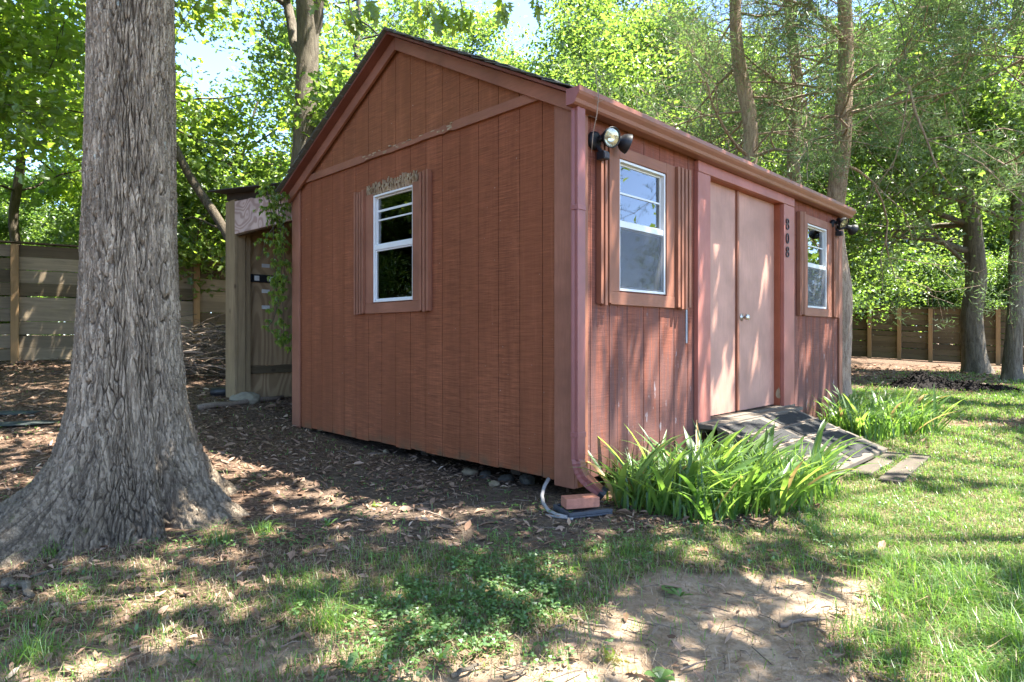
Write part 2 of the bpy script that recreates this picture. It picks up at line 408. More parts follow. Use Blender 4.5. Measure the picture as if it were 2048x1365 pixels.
def ground_material():
    m, nt = new_mat('ground_soil'); g = NT(nt); c = g.coord()
    dirt = g.attr('dirt').outputs['Fac']; grs = g.attr('grass').outputs['Fac']; soil = g.attr('soil').outputs['Fac']
    n1 = g.noise(c, 3.0, 8, .65, .3); n2 = g.noise(c, 26, 6, .7); n3 = g.noise(c, 110, 4, .7)
    v1 = g.n('TexVoronoi', {'feature': 'F1'}, Vector=c, Scale=34.0, Randomness=1.0)
    v2 = g.n('TexVoronoi', {'feature': 'F1'}, Vector=g.mapv(c, (1, 1.4, 1), (0, 0, .6)), Scale=60.0)
    lit = g.ramp(v2.outputs['Color'], [(.15, (.045, .028, .02)), (.45, (.11, .068, .045)), (.7, (.20, .128, .088)), (.95, (.30, .21, .15))])
    lit = g.mix(g.gray(n2, [(.35, .75), (.65, 0)]), lit.outputs[0], (.05, .034, .025))
    tan = g.mix(g.gray(n1, [(.3, 0), (.7, 1)]), (.235, .168, .115), (.385, .295, .21))
    tan = g.mix(g.gray(n2, [(.44, 0), (.64, .85)]), tan, (.185, .125, .078))
    tan = g.mix(g.gray(n3, [(.6, 0), (.72, .6)]), tan, (.09, .065, .045))
    grd = g.mix(g.gray(n2, [(.35, 0), (.65, 1)]), (.075, .062, .030), (.19, .155, .085))
    drk = g.mix(g.gray(n2, [(.35, 0), (.7, 1)]), (.055, .041, .031), (.15, .11, .082))
    k = g.mix(g.math('ADD', g.math('MULTIPLY', g.math('SUBTRACT', n1, .5), .9), soil, True), lit, drk)
    k = g.mix(g.math('ADD', g.math('MULTIPLY', g.math('SUBTRACT', n2, .5), .9), grs, True), k, grd)
    k = g.mix(g.gray(g.math('ADD', g.math('MULTIPLY', g.math('SUBTRACT', n1, .5), 1.2), dirt), [(.35, 0), (.65, 1)]), k, tan)
    h = g.math('ADD', g.math('MULTIPLY', n2, 1.0), g.math('ADD', g.math('MULTIPLY', n3, .4), g.math('MULTIPLY', v1.outputs[0], .35)))
    g.out(g.pbr(k, .95, g.bump(h, .8, .02), .1)); return m
MATS['ground_soil'] = ground_material()

# ------------------------------------------------------------------ mesh helpers
class MB:
    """collects vertices and faces (numpy) and builds one mesh object"""
    def __init__(s): s.v = []; s.f = {}; s.a = {}; s.n = 0
    def add(s, verts, faces, **attrs):
        verts = np.asarray(verts, float).reshape(-1, 3)
        faces = np.asarray(faces, np.int64)
        if faces.ndim == 2 and len(faces): s.f.setdefault(faces.shape[1], []).append(faces + s.n)
        for k, a in attrs.items(): s.a.setdefault(k, []).append(np.broadcast_to(np.asarray(a, float), (len(verts),)))
        s.v.append(verts); s.n += len(verts)
    def poly(s, verts, faces):
        verts = np.asarray(verts, float).reshape(-1, 3)
        for f in faces: s.f.setdefault(len(f), []).append(np.asarray([f], np.int64) + s.n)
        s.v.append(verts); s.n += len(verts)
    def box(s, lo, hi):
        x0, y0, z0 = lo; x1, y1, z1 = hi
        s.add([(x0,y0,z0),(x1,y0,z0),(x1,y1,z0),(x0,y1,z0),(x0,y0,z1),(x1,y0,z1),(x1,y1,z1),(x0,y1,z1)],
              [(0,3,2,1),(4,5,6,7),(0,1,5,4),(1,2,6,5),(2,3,7,6),(3,0,4,7)])
    def prism(s, poly, axis, a, b):
        """polygon in the plane across `axis` ('x': (y,z), 'y': (x,z), 'z': (x,y)) extruded from a to b"""
        n = len(poly); P = []
        for d in (a, b):
            for p, q in poly: P.append({'x': (d, p, q), 'y': (p, d, q), 'z': (p, q, d)}[axis])
        s.poly(P, [list(range(n))[::-1], list(range(n, 2 * n))] + [[i, (i + 1) % n, n + (i + 1) % n, n + i] for i in range(n)])
    def tube(s, pts, rad, seg=6, cap=True, **attrs):
        pts = np.asarray(pts, float); n = len(pts); rad = np.broadcast_to(np.asarray(rad, float), (n,))
        t = np.gradient(pts, axis=0); t /= np.linalg.norm(t, axis=1)[:, None] + 1e-9
        ref = np.array([0, 0, 1.0]) if abs(t[:, 2]).mean() < .8 else np.array([1.0, 0, 0])
        a = np.cross(t, ref); a /= np.linalg.norm(a, axis=1)[:, None] + 1e-9
        b = np.cross(t, a)
        th = np.arange(seg) * 2 * np.pi / seg
        V = pts[:, None, :] + rad[:, None, None] * (np.cos(th)[None, :, None] * a[:, None, :] + np.sin(th)[None, :, None] * b[:, None, :])
        i = np.arange(n - 1)[:, None] * seg; j = np.arange(seg)[None, :]; j2 = (j + 1) % seg
        F = np.stack([i + j, i + j2, i + seg + j2, i + seg + j], -1).reshape(-1, 4)
        base = s.n
        s.add(V.reshape(-1, 3), F, **attrs)
        if cap:
            s.f.setdefault(seg, []).append(np.array([list(range(seg))[::-1]]) + base)
            s.f.setdefault(seg, []).append(np.array([list(range((n - 1) * seg, n * seg))]) + base)
    def lathe(s, prof, seg=24, M=None):
        V = []; th = np.arange(seg) * 2 * np.pi / seg
        for r, z in prof: V.append(np.stack([r * np.cos(th), r * np.sin(th), np.full(seg, z)], -1))
        V = np.concatenate(V); n = len(prof)
        if M is not None: V = np.array([tuple(M @ Vector(p)) for p in V])
        i = np.arange(n - 1)[:, None] * seg; j = np.arange(seg)[None, :]; j2 = (j + 1) % seg
        s.add(V, np.stack([i + j, i + j2, i + seg + j2, i + seg + j], -1).reshape(-1, 4))
    def mesh(s, name, mat, smooth=False):
        me = bpy.data.meshes.new(name)
        V = np.concatenate(s.v) if s.v else np.zeros((0, 3))
        loops = []; starts = []; tot = 0
        for k, L in s.f.items():
            F = np.concatenate(L); loops.append(F.ravel()); starts.append(tot + np.arange(len(F)) * k); tot += F.size
        me.vertices.add(len(V)); me.vertices.foreach_set('co', V.astype(np.float32).ravel())
        if loops:
            L = np.concatenate(loops); S = np.concatenate(starts)
            me.loops.add(len(L)); me.loops.foreach_set('vertex_index', L.astype(np.int32))
            me.polygons.add(len(S)); me.polygons.foreach_set('loop_start', S.astype(np.int32))
        me.update(calc_edges=True); me.validate()
        for k, L in s.a.items():
            at = me.attributes.new(k, 'FLOAT', 'POINT'); at.data.foreach_set('value', np.concatenate(L).astype(np.float32))
        me.polygons.foreach_set('use_smooth', np.full(len(me.polygons), bool(smooth)))
        me.materials.append(MATS[mat] if isinstance(mat, str) else mat)
        return me
def link(name, data, parent=None, loc=None, rot=None, scale=None):
    o = bpy.data.objects.new(name, data); COL.objects.link(o)
    if parent is not None: o.parent = parent
    if loc is not None: o.location = loc
    if rot is not None: o.rotation_euler = rot
    if scale is not None: o.scale = scale
    return o
def part(name, mb, mat, parent, smooth=False, bevel=0.0):
    o = link(name, mb.mesh(name, mat, smooth), parent)
    if bevel:
        b = o.modifiers.new('bevel', 'BEVEL'); b.width = bevel; b.segments = 2; b.limit_method = 'ANGLE'; b.angle_limit = R(40)
    return o
def tag(o, label, cat, group=None, kind=None):
    if label: o['label'] = label
    if cat: o['category'] = cat
    if group: o['group'] = group
    if kind: o['kind'] = kind
    return o
def thing(name, label, cat, loc=(0, 0, 0), rz=0.0, group=None):
    o = link(name, None, None, loc, (0, 0, rz)); o.empty_display_size = .1
    return tag(o, label, cat, group)
def box_part(name, lo, hi, mat, parent, bevel=.003):
    mb = MB(); mb.box(lo, hi); return part(name, mb, mat, parent, False, bevel)

# ------------------------------------------------------------------ ground
def zone(X, Y):
    """where grass, bare tan dirt and dark soil lie (world metres)"""
    u, v = to_shed(X, Y)
    n = fbm(X * 1.6, Y * 1.6, 31) - .5
    n2 = fbm(X * 4.5, Y * 4.5, 57, 3) - .5
    def blob(cx, cy, rx, ry, rot=0.0, soft=.5):
        c, s_ = math.cos(rot), math.sin(rot); dx, dy = X - cx, Y - cy
        d = np.hypot((c * dx + s_ * dy) / rx, (-s_ * dx + c * dy) / ry) + n * .8 + n2 * .5
        return 1 - sstep(1 - soft, 1 + soft, d)
    lawn = sstep(-.15, .35, (X - (.95 + .33 * (Y - 1.9))) + n * .6 + n2 * .5) * sstep(.6, -.3, v + .75 + n * .5)
    lawn = np.maximum(lawn, sstep(4.9, 5.6, u + n) * sstep(2.2, 1.0, v + n) * (1 - .8 * sstep(8.5, 10.2, u + n * 2)))
    front = .40 * blob(-1.0, 2.2, 1.3, .7, .05, .6) + .75 * blob(-.12, 2.52, .75, .42, .1, .5)
    strip = blob(.95, 2.98, 1.0, .3, .25, .5)
    grass = np.maximum(lawn, np.maximum(.85 * front, .7 * strip))
    grass *= 1 - .85 * blob(4.6, 6.9, 1.3, .35, .1)
    dirt = np.maximum(blob(.80, 2.30, .66, .44, .5, .45), blob(.45, 1.78, .95, .25, 0, .45))
    dirt = np.maximum(dirt, .62 * blob(-1.1, 1.95, .9, .3, .1, .6))
    dirt = np.maximum(dirt, .9 * blob(1.28, 2.6, .35, .16, .5, .4))
    grass = grass * (1 - .93 * dirt)
    soil = np.maximum(blob(-.4, 3.7, 1.3, .55, -.75, .5), blob(-.2, 3.25, .6, .25, 0, .5)) * (1 - grass)
    return np.clip(grass, 0, 1), np.clip(dirt, 0, 1), np.clip(soil, 0, 1)
def build_ground():
    n = 360
    s = np.linspace(-1, 1, n)
    ax = 330 * np.sinh(7.6 * s) / math.sinh(7.6)
    X, Y = np.meshgrid(ax + .2, ax + 3.2, indexing='ij')
    Z = gz(X, Y); gr, di, so = zone(X, Y)
    Z = Z - .012 * di
    i = np.arange(n - 1)[:, None] * n; j = np.arange(n - 1)[None, :]
    F = np.stack([i + j, i + n + j, i + n + j + 1, i + j + 1], -1).reshape(-1, 4)
    mb = MB(); mb.add(np.stack([X, Y, Z], -1).reshape(-1, 3), F, grass=gr.ravel(), dirt=di.ravel(), soil=so.ravel())
    o = link('ground', mb.mesh('ground', 'ground_soil', True)); o['kind'] = 'structure'
build_ground()

# ------------------------------------------------------------------ the shed
GW, FL = 3.66, 4.88                              # gable width, front length
SLOPE = .521
def roof_z(v): return 2.405 + SLOPE * min(v, GW - v)      # top of the sheathing above the siding foot
shed = thing('garden_shed', 'red brown timber shed with gable roof, double doors and white windows', 'shed', (CORNER[0], CORNER[1], SZ), math.atan2(DR[1], DR[0]))
def cut(lo, hi, holes):
    """segments of [lo,hi] left after removing the hole intervals"""
    segs = [(lo, hi)]
    for a, b in holes:
        out = []
        for p, q in segs:
            if b <= p or a >= q: out.append((p, q)); continue
            if a > p: out.append((p, a))
            if b < q: out.append((b, q))
        segs = out
    return segs
rng = np.random.default_rng(7)
# openings: (start, end, z0, z1) above the siding foot
GWIN = (1.627, 2.200, 1.195, 2.112)
FWIN1 = (.455, 1.040, 1.207, 2.087)
FWIN2 = (3.815, 4.400, 1.207, 2.087)
DOOR = (1.66, 3.16, .235, 2.195)
# structural shell behind the boards
def shell(name, boxes):
    mb = MB()
    for lo, hi in boxes: mb.box(lo, hi)
    return part(name, mb, 'dark_interior', shed)
T0, T1 = .016, .06
def wall_boxes_front(u0, u1, z0, z1, holes):
    cuts = sorted({u0, u1} | {h[0] for h in holes} | {h[1] for h in holes}); out = []
    for a, b in zip(cuts[:-1], cuts[1:]):
        hz = [(h[2], h[3]) for h in holes if h[0] <= a + 1e-6 and h[1] >= b - 1e-6]
        for p, q in cut(z0, z1, hz): out.append(((a, T0, p), (b, T1, q)))
    return out
front_wall = shell('front_wall', wall_boxes_front(T1, FL - .01, 0.01, 2.40, [FWIN1, FWIN2, DOOR]))
gb = [((lo[1], lo[0], lo[2]), (hi[1], hi[0], hi[2])) for lo, hi in wall_boxes_front(T0, GW - .01, 0.01, 2.42, [GWIN])]
gable_wall = shell('gable_wall', gb)
mb = MB(); mb.prism([(0.02, 2.42), (GW - .02, 2.42), (GW / 2, 2.42 + SLOPE * GW / 2 - .06)], 'x', T0, T1); part('gable_top', mb, 'dark_interior', shed)
box_part('back_wall', (0, GW - .06, 0), (FL, GW, 2.40), 'siding_gable', shed)
mb = MB(); mb.prism([(T1, 0.0), (GW - .06, 0.0), (GW - .06, 2.42), (GW / 2, 3.3), (T1, 2.42)], 'x', FL - .06, FL); part('end_wall', mb, 'siding_gable', shed)
box_part('floor', (.02, .02, .02), (FL - .02, GW - .02, .14), 'weathered_deck', shed)
# skids and blocks carrying the floor
for v in (.75, 1.83, 2.9):
    box_part('skid', (.25, v - .045, -.10), (FL - .2, v + .045, .018), 'dark_interior', shed)

def gable_planks():
    edges = [0.0] + [.2602 + .2032 * k for k in range(17)] + [GW]
    for a, b in zip(edges[:-1], edges[1:]):
        a2, b2 = a + (.0028 if a > 0 else 0), b - (.0028 if b < GW else 0)
        hs = [(GWIN[0], GWIN[1])]
        zs = [(0.0, 2.425)]
        pieces = []
        if b2 > GWIN[0] and a2 < GWIN[1]:
            la, lb = max(a2, GWIN[0]), min(b2, GWIN[1])
            if a2 < la: pieces.append((a2, la, 0, 2.425))
            if lb < b2: pieces.append((lb, b2, 0, 2.425))
            pieces += [(la, lb, 0, GWIN[2]), (la, lb, GWIN[3], 2.425)]
        else: pieces.append((a2, b2, 0, 2.425))
        for p, q, z0, z1 in pieces:
            mb = MB(); zz = z0 - (rng.uniform(-.006, .008) if z0 == 0 else 0)
            dx = rng.uniform(0, .0015)
            mb.box((-dx, p, zz), (T0 - .002, q, z1)); part('plank', mb, 'siding_gable', gable_wall, False, .0022)
        top = lambda v: roof_z(v) - .045
        if b2 < GW - .02 or True:
            pa, pb = max(a2, .03), min(b2, GW - .03)
            if min(top(pa), top(pb)) > 2.43 or max(top(pa), top(pb)) > 2.45:
                pts = [(pa, 2.427), (pb, 2.427)]
                pts += [(pb, max(top(pb), 2.43))]
                if pa < GW / 2 < pb: pts += [(GW / 2, top(GW / 2))]
                pts += [(pa, max(top(pa), 2.43))]
                mb = MB(); mb.prism(pts, 'x', -.001 - rng.uniform(0, .0015), T0 - .002); part('plank', mb, 'siding_gable_top', gable_wall, False, .0022)
gable_planks()
def front_planks():
    edges = [0.0] + [.1622 + .2032 * k for k in range(24)]
    edges = [e for e in edges if e < FL - .05] + [FL]
    for a, b in zip(edges[:-1], edges[1:]):
        a2, b2 = a + (.003 if a > 0 else 0), b - (.003 if b < FL else 0)
        cs = sorted({a2, b2} | {h for H in (FWIN1, FWIN2, DOOR) for h in H[:2] if a2 < h < b2})
        for p, q in zip(cs[:-1], cs[1:]):
            mid = (p + q) / 2
            hz = [(h[2] if h is not DOOR else -1, h[3]) for h in (FWIN1, FWIN2, DOOR) if h[0] < mid < h[1]]
            for z0, z1 in cut(0, 2.40, hz):
                if q - p < .004: continue
                zz = z0 - (rng.uniform(-.01, .012) if z0 == 0 else 0)
                mb = MB(); mb.box((p, -rng.uniform(0, .0015), zz), (q, T0 - .002, z1)); part('plank', mb, 'siding_front', front_wall, False, .0022)
front_planks()
# corner boards
def irregular_board(lo, hi, mat, name, parent, axis=2):
    return box_part(name, lo, hi, mat, parent, .004)
irregular_board((-.022, -.022, -.03), (-.0025, .142, 2.37), 'trim_paint', 'corner_board', shed)
irregular_board((-.0225, -.0445, -.02), (.085, -.0245, 2.37), 'trim_paint', 'corner_board', shed)
irregular_board((-.022, GW - .14, -.02), (-.0025, GW + .022, 2.40), 'trim_paint', 'corner_board', shed)
irregular_board((FL - .085, -.022, .05), (FL + .02, -.0025, 2.36), 'trim_paint', 'corner_board', shed)
# horizontal band with a broken, rotten stretch
def band():
    n = 60; vs_ = np.linspace(.135, 3.52, n)
    bot = 2.422 + .0 * vs_; top = 2.488 + .0 * vs_
    for i, v in enumerate(vs_):
        d = (v - 1.15)
        if 1.25 < v < 2.35: top[i] -= .008 + .022 * vnoise(np.array([v * 9]), np.array([0.]), 3)[0]; bot[i] += .010 * vnoise(np.array([v * 12]), np.array([4.]), 3)[0]
        if abs(d) < .035: top[i] -= .028; bot[i] += .012
    pts = list(zip(vs_, bot)) + list(zip(vs_[::-1], top[::-1]))
    V = [(x, p, q) for x in (-.026, -.003) for p, q in pts]; m_ = len(pts)
    F = [[i, i + 1, 2 * n - 2 - i, 2 * n - 1 - i] for i in range(n - 1)]
    mb = MB(); mb.poly(V, F + [[a + m_ for a in f][::-1] for f in F] + [[i, i + m_, (i + 1) % m_ + m_, (i + 1) % m_] for i in range(m_)])
    part('band_board', mb, 'trim_paint_cross', shed)
    mb = MB(); r2 = np.random.default_rng(3)
    for k in range(26):
        v = r2.uniform(1.12, 2.35) if k > 5 else r2.uniform(1.13, 1.17); z = 2.45 + r2.uniform(-.02, .03)
        mb.box((-.028, v, z), (-.012, v + r2.uniform(.01, .06), z + r2.uniform(.004, .012)))
    part('rotten_splinters', mb, 'rot_wood', shed)['kind'] = 'stuff'
band()
# rake fascia (two sloping boards) and the gable overhang of the sheathing
def rake(side):
    f = (lambda v: v) if side == 0 else (lambda v: GW - v)
    def z(v): return 2.405 + SLOPE * v
    a, b = -.045, GW / 2 - .001
    poly = [(f(a), z(a) - .125), (f(b), z(b) - .125), (f(b), z(b) - .022), (f(a), z(a) - .022)]
    mb = MB(); mb.prism(poly, 'x', -.052, -.0275); part('rake_board', mb, 'trim_paint_cross', shed, False, .003)
    poly = [(f(a - .03), z(a - .03) - .020), (f(b), z(b) - .020), (f(b), z(b)), (f(a - .03), z(a - .03))]
    mb = MB(); mb.prism(poly, 'x', -.125, FL + .12); o = part('roof', mb, 'soffit_paint', shed)
    # shingle courses on it: each course overlaps the one below
    rr = np.random.default_rng(20 + side)
    n = 15; e0 = a - .05
    for k in range(n):
        v0 = e0 + k * (b - e0) / n; v1 = min(v0 + 1.75 * (b - e0) / n, b + .0)
        mb = MB(); x = -.145 - rr.uniform(0, .03)
        while x < FL + .12:
            x2 = min(x + .29, FL + .14); s_ = rr.uniform(-.006, .012); lift = rr.uniform(0, .006)
            if x < .3: lift += rr.uniform(0, .012)
            poly = [(f(v0 - s_), z(v0 - s_) + .012 + lift), (f(v1), z(v1) + .003), (f(v1), z(v1) + .009), (f(v0 - s_), z(v0 - s_) + .019 + lift)]
            mb.prism(poly, 'x', x, x2 - .006); x = x2
        part('shingle_course', mb, 'shingle', o)
rake(0); rake(1)
mb = MB(); zt = 2.405 + SLOPE * GW / 2
mb.prism([(GW / 2 - .14, zt - .055), (GW / 2, zt + .018), (GW / 2 + .14, zt - .055), (GW / 2 + .14, zt - .045), (GW / 2, zt + .030), (GW / 2 - .14, zt - .045)], 'x', -.15, FL + .14)
part('ridge_cap', mb, 'shingle', shed)
# eave fascia, soffit, gutter and downspout
box_part('eave_fascia', (-.05, -.050, 2.275), (FL + .06, -.0275, 2.372), 'trim_paint_long', shed)
GU0, GU1 = -.135, FL + .06
def gutter():
    out_ = [(-.052, 2.366), (-.052, 2.272), (-.105, 2.272), (-.119, 2.282), (-.127, 2.302), (-.146, 2.324), (-.154, 2.340), (-.154, 2.368), (-.147, 2.368)]
    inn = [(-.149, 2.362), (-.149, 2.341), (-.142, 2.327), (-.123, 2.306), (-.115, 2.286), (-.103, 2.276), (-.0565, 2.276), (-.0565, 2.366)]
    mb = MB(); mb.prism(out_ + inn, 'y', 0, 1)
    # (x,z) profile extruded along y by prism -> swap so that it runs along the wall
    for k in range(len(mb.v)): mb.v[k] = np.stack([GU0 + mb.v[k][:, 1] * (GU1 - GU0), mb.v[k][:, 0], mb.v[k][:, 2]], -1)
    o = part('gutter', mb, 'gutter_metal', shed)
    for u in (GU0 - .003, GU1 + .001):
        m2 = MB(); P = [(u, p, q) for p, q in out_[:-1]] + [(u + .002, p, q) for p, q in out_[:-1]]; n = len(out_) - 1
        m2.poly(P, [list(range(n)), list(range(n, 2 * n))[::-1]] + [[i, (i + 1) % n, n + (i + 1) % n, n + i] for i in range(n)])
        part('end_cap', m2, 'downspout_metal', o)
    m2 = MB()
    for k in range(9):
        u = .25 + k * .56; m2.box((u, -.1535, 2.3625), (u + .03, -.0535, 2.3655))
    part('hanger_straps', m2, 'gutter_metal', o)['kind'] = 'stuff'
gutter()
def downspout():
    uc = frontp(1155.5, 600, .07)[0]
    w, d = .036, .026
    # path: down the wall, then a kick outwards and to the right at the foot
    pts = [(uc, -.073, 2.274), (uc, -.073, 1.2), (uc, -.073, .25), (uc, -.073, .17), (uc + .004, -.083, .11), (uc + .018, -.105, .06), (uc + .045, -.145, .015), (uc + .075, -.19, -.025)]
    m = [pts[0]]
    for p, q in zip(pts[:-1], pts[1:]):
        L = math.dist(p, q); k = max(1, int(L / .012)) if p[2] < .19 else 3
        for i in range(1, k + 1): m.append(tuple(a + (b - a) * i / k for a, b in zip(p, q)))
    m = np.array(m); t = np.gradient(m, axis=0); t /= np.linalg.norm(t, axis=1)[:, None]
    side = np.array([1.0, .25, 0]); side /= np.linalg.norm(side)
    # ribbed rectangular section
    sec = []
    for k in range(7): sec.append((-w + 2 * w * k / 6, -d + (.004 if k % 2 else 0)))
    for k in range(3): sec.append((w - (.003 if k == 1 else 0), -d + 2 * d * (k + .5) / 3 - .0 + .001))
    for k in range(7): sec.append((w - 2 * w * k / 6, d))
    for k in range(3): sec.append((-w + (.003 if k == 1 else 0), d - 2 * d * (k + .5) / 3))
    sec = np.array(sec); n = len(sec); V = []
    for i, p in enumerate(m):
        s_ = side if p[2] < .16 else np.array([1.0, 0, 0])
        b = np.cross(t[i], s_); b /= np.linalg.norm(b); s2 = np.cross(b, t[i])
        k = 1.0 + (.055 * (i % 2) if p[2] < .17 and p[2] > .02 else 0)
        V.append(p + k * (sec[:, :1] * s2 + sec[:, 1:] * -b * -1 * (1 if True else 1)))
    V = np.concatenate(V); N_ = len(m)
    i = np.arange(N_ - 1)[:, None] * n; j = np.arange(n)[None, :]; j2 = (j + 1) % n
    mb = MB(); mb.add(V, np.stack([i + j, i + j2, i + n + j2, i + n + j], -1).reshape(-1, 4))
    o = part('downspout', mb, 'downspout_metal', shed)
    for z in (1.66, .30):
        box_part('downspout_strap', (uc - w - .004, -.103, z), (uc + w + .004, -.0455, z + .03), 'downspout_metal', o, .002)
    e = m[-1]; mb = MB()
    mb.tube([e - t[-1] * .012, e + t[-1] * .022], .043, 10); part('drain_sleeve', mb, 'pipe_black', o)
downspout()

# windows ------------------------------------------------------------
def frame_ring(mb, a0, a1, z0, z1, w, d0, d1, P):
    for lo, hi in (((a0, z0), (a0 + w, z1)), ((a1 - w, z0), (a1, z1)), ((a0 + w, z0), (a1 - w, z0 + w)), ((a0 + w, z1 - w), (a1 - w, z1))):
        P(mb, lo[0], hi[0], d0, d1, lo[1], hi[1])
def pbox_front(mb, a0, a1, d0, d1, z0, z1): mb.box((a0, d0, z0), (a1, d1, z1))
def pbox_gable(mb, a0, a1, d0, d1, z0, z1): mb.box((d0, a0, z0), (d1, a1, z1))
def make_window(opening, P, name, mid, muntin, inner, screen):
    a0, a1, z0, z1 = opening
    mb = MB(); frame_ring(mb, a0 + .001, a1 - .001, z0 + .001, z1 - .001, .017, -.012, .05, P)
    win = part(name, mb, 'white_vinyl', shed, False, .002)
    mb = MB(); frame_ring(mb, a0 + .0185, a1 - .0185, mid + .0205, z1 - .0185, .012, .018, .030, P); part('upper_sash', mb, 'white_vinyl', win, False, .0015)
    mb = MB(); frame_ring(mb, a0 + .0185, a1 - .0185, z0 + .0185, mid - .0205, .012, .004, .018, P); part('lower_sash', mb, 'white_vinyl', win, False, .0015)
    mb = MB(); P(mb, a0 + .0185, a1 - .0185, -.006, .032, mid - .020, mid + .020); part('meeting_rail', mb, 'white_vinyl', win, False, .002)
    mb = MB(); P(mb, a0 + .030, a1 - .030, .0225, .0255, mid + .032, z1 - .030); part('pane', mb, 'window_glass', win)
    mb = MB(); P(mb, a0 + .030, a1 - .030, .0095, .0125, z0 + .030, mid - .032); part('pane', mb, 'window_glass', win)
    for (zz, h, d) in muntin:
        mb = MB(); P(mb, a0 + .038, a1 - .038, d, d + .006, zz, zz + h); part('inner_bar', mb, 'white_vinyl', win)
    if screen: mb = MB(); P(mb, a0 + .019, a1 - .019, -.0045, -.0035, z0 + .019, mid - .021); part('insect_screen', mb, 'insect_screen', win)
    if screen:
        mb = MB(); P(mb, a0 + .024, a1 - .024, .0455, .0465, z0 + .024, mid - .02); part('blind', mb, 'blind_fabric', win)
    return win
gz_ = lambda y, x=790: gablep(x, y)[1]
make_window(GWIN, pbox_gable, 'gable_window', 1.662, [(1.89, .012, .015), (1.965, .018, .015)], True, False)
make_window(FWIN1, pbox_front, 'front_window', 1.655, [(1.863, .012, .015)], True, True)
make_window(FWIN2, pbox_front, 'front_window', 1.655, [(1.863, .012, .015)], True, True)
# second sash half raised inside the gable window, studs in the dark behind
box_part('raised_sash_rail', (.066, 1.64, 1.515), (.09, 2.19, 1.545), 'grey_metal', shed)
box_part('inside_stud', (.9, 1.9, .141), (.94, 1.99, 2.36), 'interior_stud', shed)
box_part('inside_stud', (2.2, 3.2, .141), (2.24, 3.29, 2.36), 'interior_stud', shed)
# window trims and slatted shutters
def trims(P, a0, a1, o0, o1, z0, z1, op, mat_v, mat_h, head=True):
    q = []
    for n_, b in (('window_trim', (o0, op[0] - .001, -.022, -.0025, z0 + .085, z1 - (.0 if head else .0))), ('window_trim', (op[1] + .001, o1, -.022, -.0025, z0 + .085, z1))):
        mb = MB(); P(mb, *b); part(n_, mb, mat_v, shed, False, .003)
    mb = MB(); P(mb, o0, o1, -.0245, -.0025, z0, z0 + .0845); part('window_sill_board', mb, mat_h, shed, False, .003)
    if head:
        mb = MB(); P(mb, op[0] - .0005, op[1] + .0005, -.0215, -.0025, op[3] + .001, z1); part('window_head_board', mb, mat_h, shed, False, .003)
def shutter(P, a0, a1, z0, z1, n, mat):
    mb = MB(); P(mb, a0, a1, -.0085, -.0025, z0 + .005, z1 - .005)
    s_ = part('shutter', mb, 'soffit_paint', shed)
    step = (a1 - a0) / n
    for k in range(n):
        mb = MB(); P(mb, a0 + k * step + .001, a0 + (k + .62) * step, -.047, -.0087, z0 + rng.uniform(-.01, .012), z1 + rng.uniform(-.008, .012)); part('slat', mb, mat, s_, False, .002)
trims(pbox_front, 0, 0, .350, 1.157, 1.112, 2.165, FWIN1, 'trim_paint', 'trim_paint_long')
shutter(pbox_front, .215, .349, 1.112, 2.15, 3, 'trim_paint')
shutter(pbox_front, 1.159, 1.375, 1.112, 2.165, 4, 'trim_paint')
trims(pbox_front, 0, 0, 3.705, 4.545, 1.118, 2.170, FWIN2, 'trim_paint', 'trim_paint_long')
shutter(pbox_front, 3.545, 3.704, 1.118, 2.17, 4, 'trim_paint')
shutter(pbox_front, 4.547, 4.73, 1.118, 2.165, 4, 'trim_paint')
trims(pbox_gable, 0, 0, 1.527, 2.308, 1.10, 2.125, GWIN, 'trim_paint', 'trim_paint_cross', False)
shutter(pbox_gable, 1.395, 1.526, 1.10, 2.175, 3, 'trim_paint')
shutter(pbox_gable, 2.309, 2.475, 1.10, 2.165, 4, 'trim_paint')
# rotten head board over the gable window
def rotten_head():
    r2 = np.random.default_rng(12); mb = MB(); a, b = 1.57, 2.305; x = a
    while x < b:
        w = r2.uniform(.008, .03); z0 = 2.122 - r2.uniform(-.002, .012); z1 = 2.14 + r2.uniform(.05, .085)
        d = r2.uniform(.006, .024); zm = (z0 + z1) / 2
        mb.add([(-.003, x, z0), (-d, x, zm), (-.003, x, z1), (-.003, x + w, z0 + .003), (-d * r2.uniform(.5, 1), x + w, zm), (-.003, x + w, z1 - r2.uniform(0, .02))],
               [(0, 1, 4, 3), (1, 2, 5, 4)]); x += w * .9
    for k in range(60):
        x = r2.uniform(a, b); z = r2.uniform(2.13, 2.20); h = r2.uniform(.01, .04)
        mb.box((-.027 * r2.uniform(.5, 1), x, z), (-.004, x + r2.uniform(.002, .009), z + h))
    o = part('rotten_head_board', mb, 'rot_wood', shed); o['label'] = 'crumbling bare brown head board over the gable window'
rotten_head()

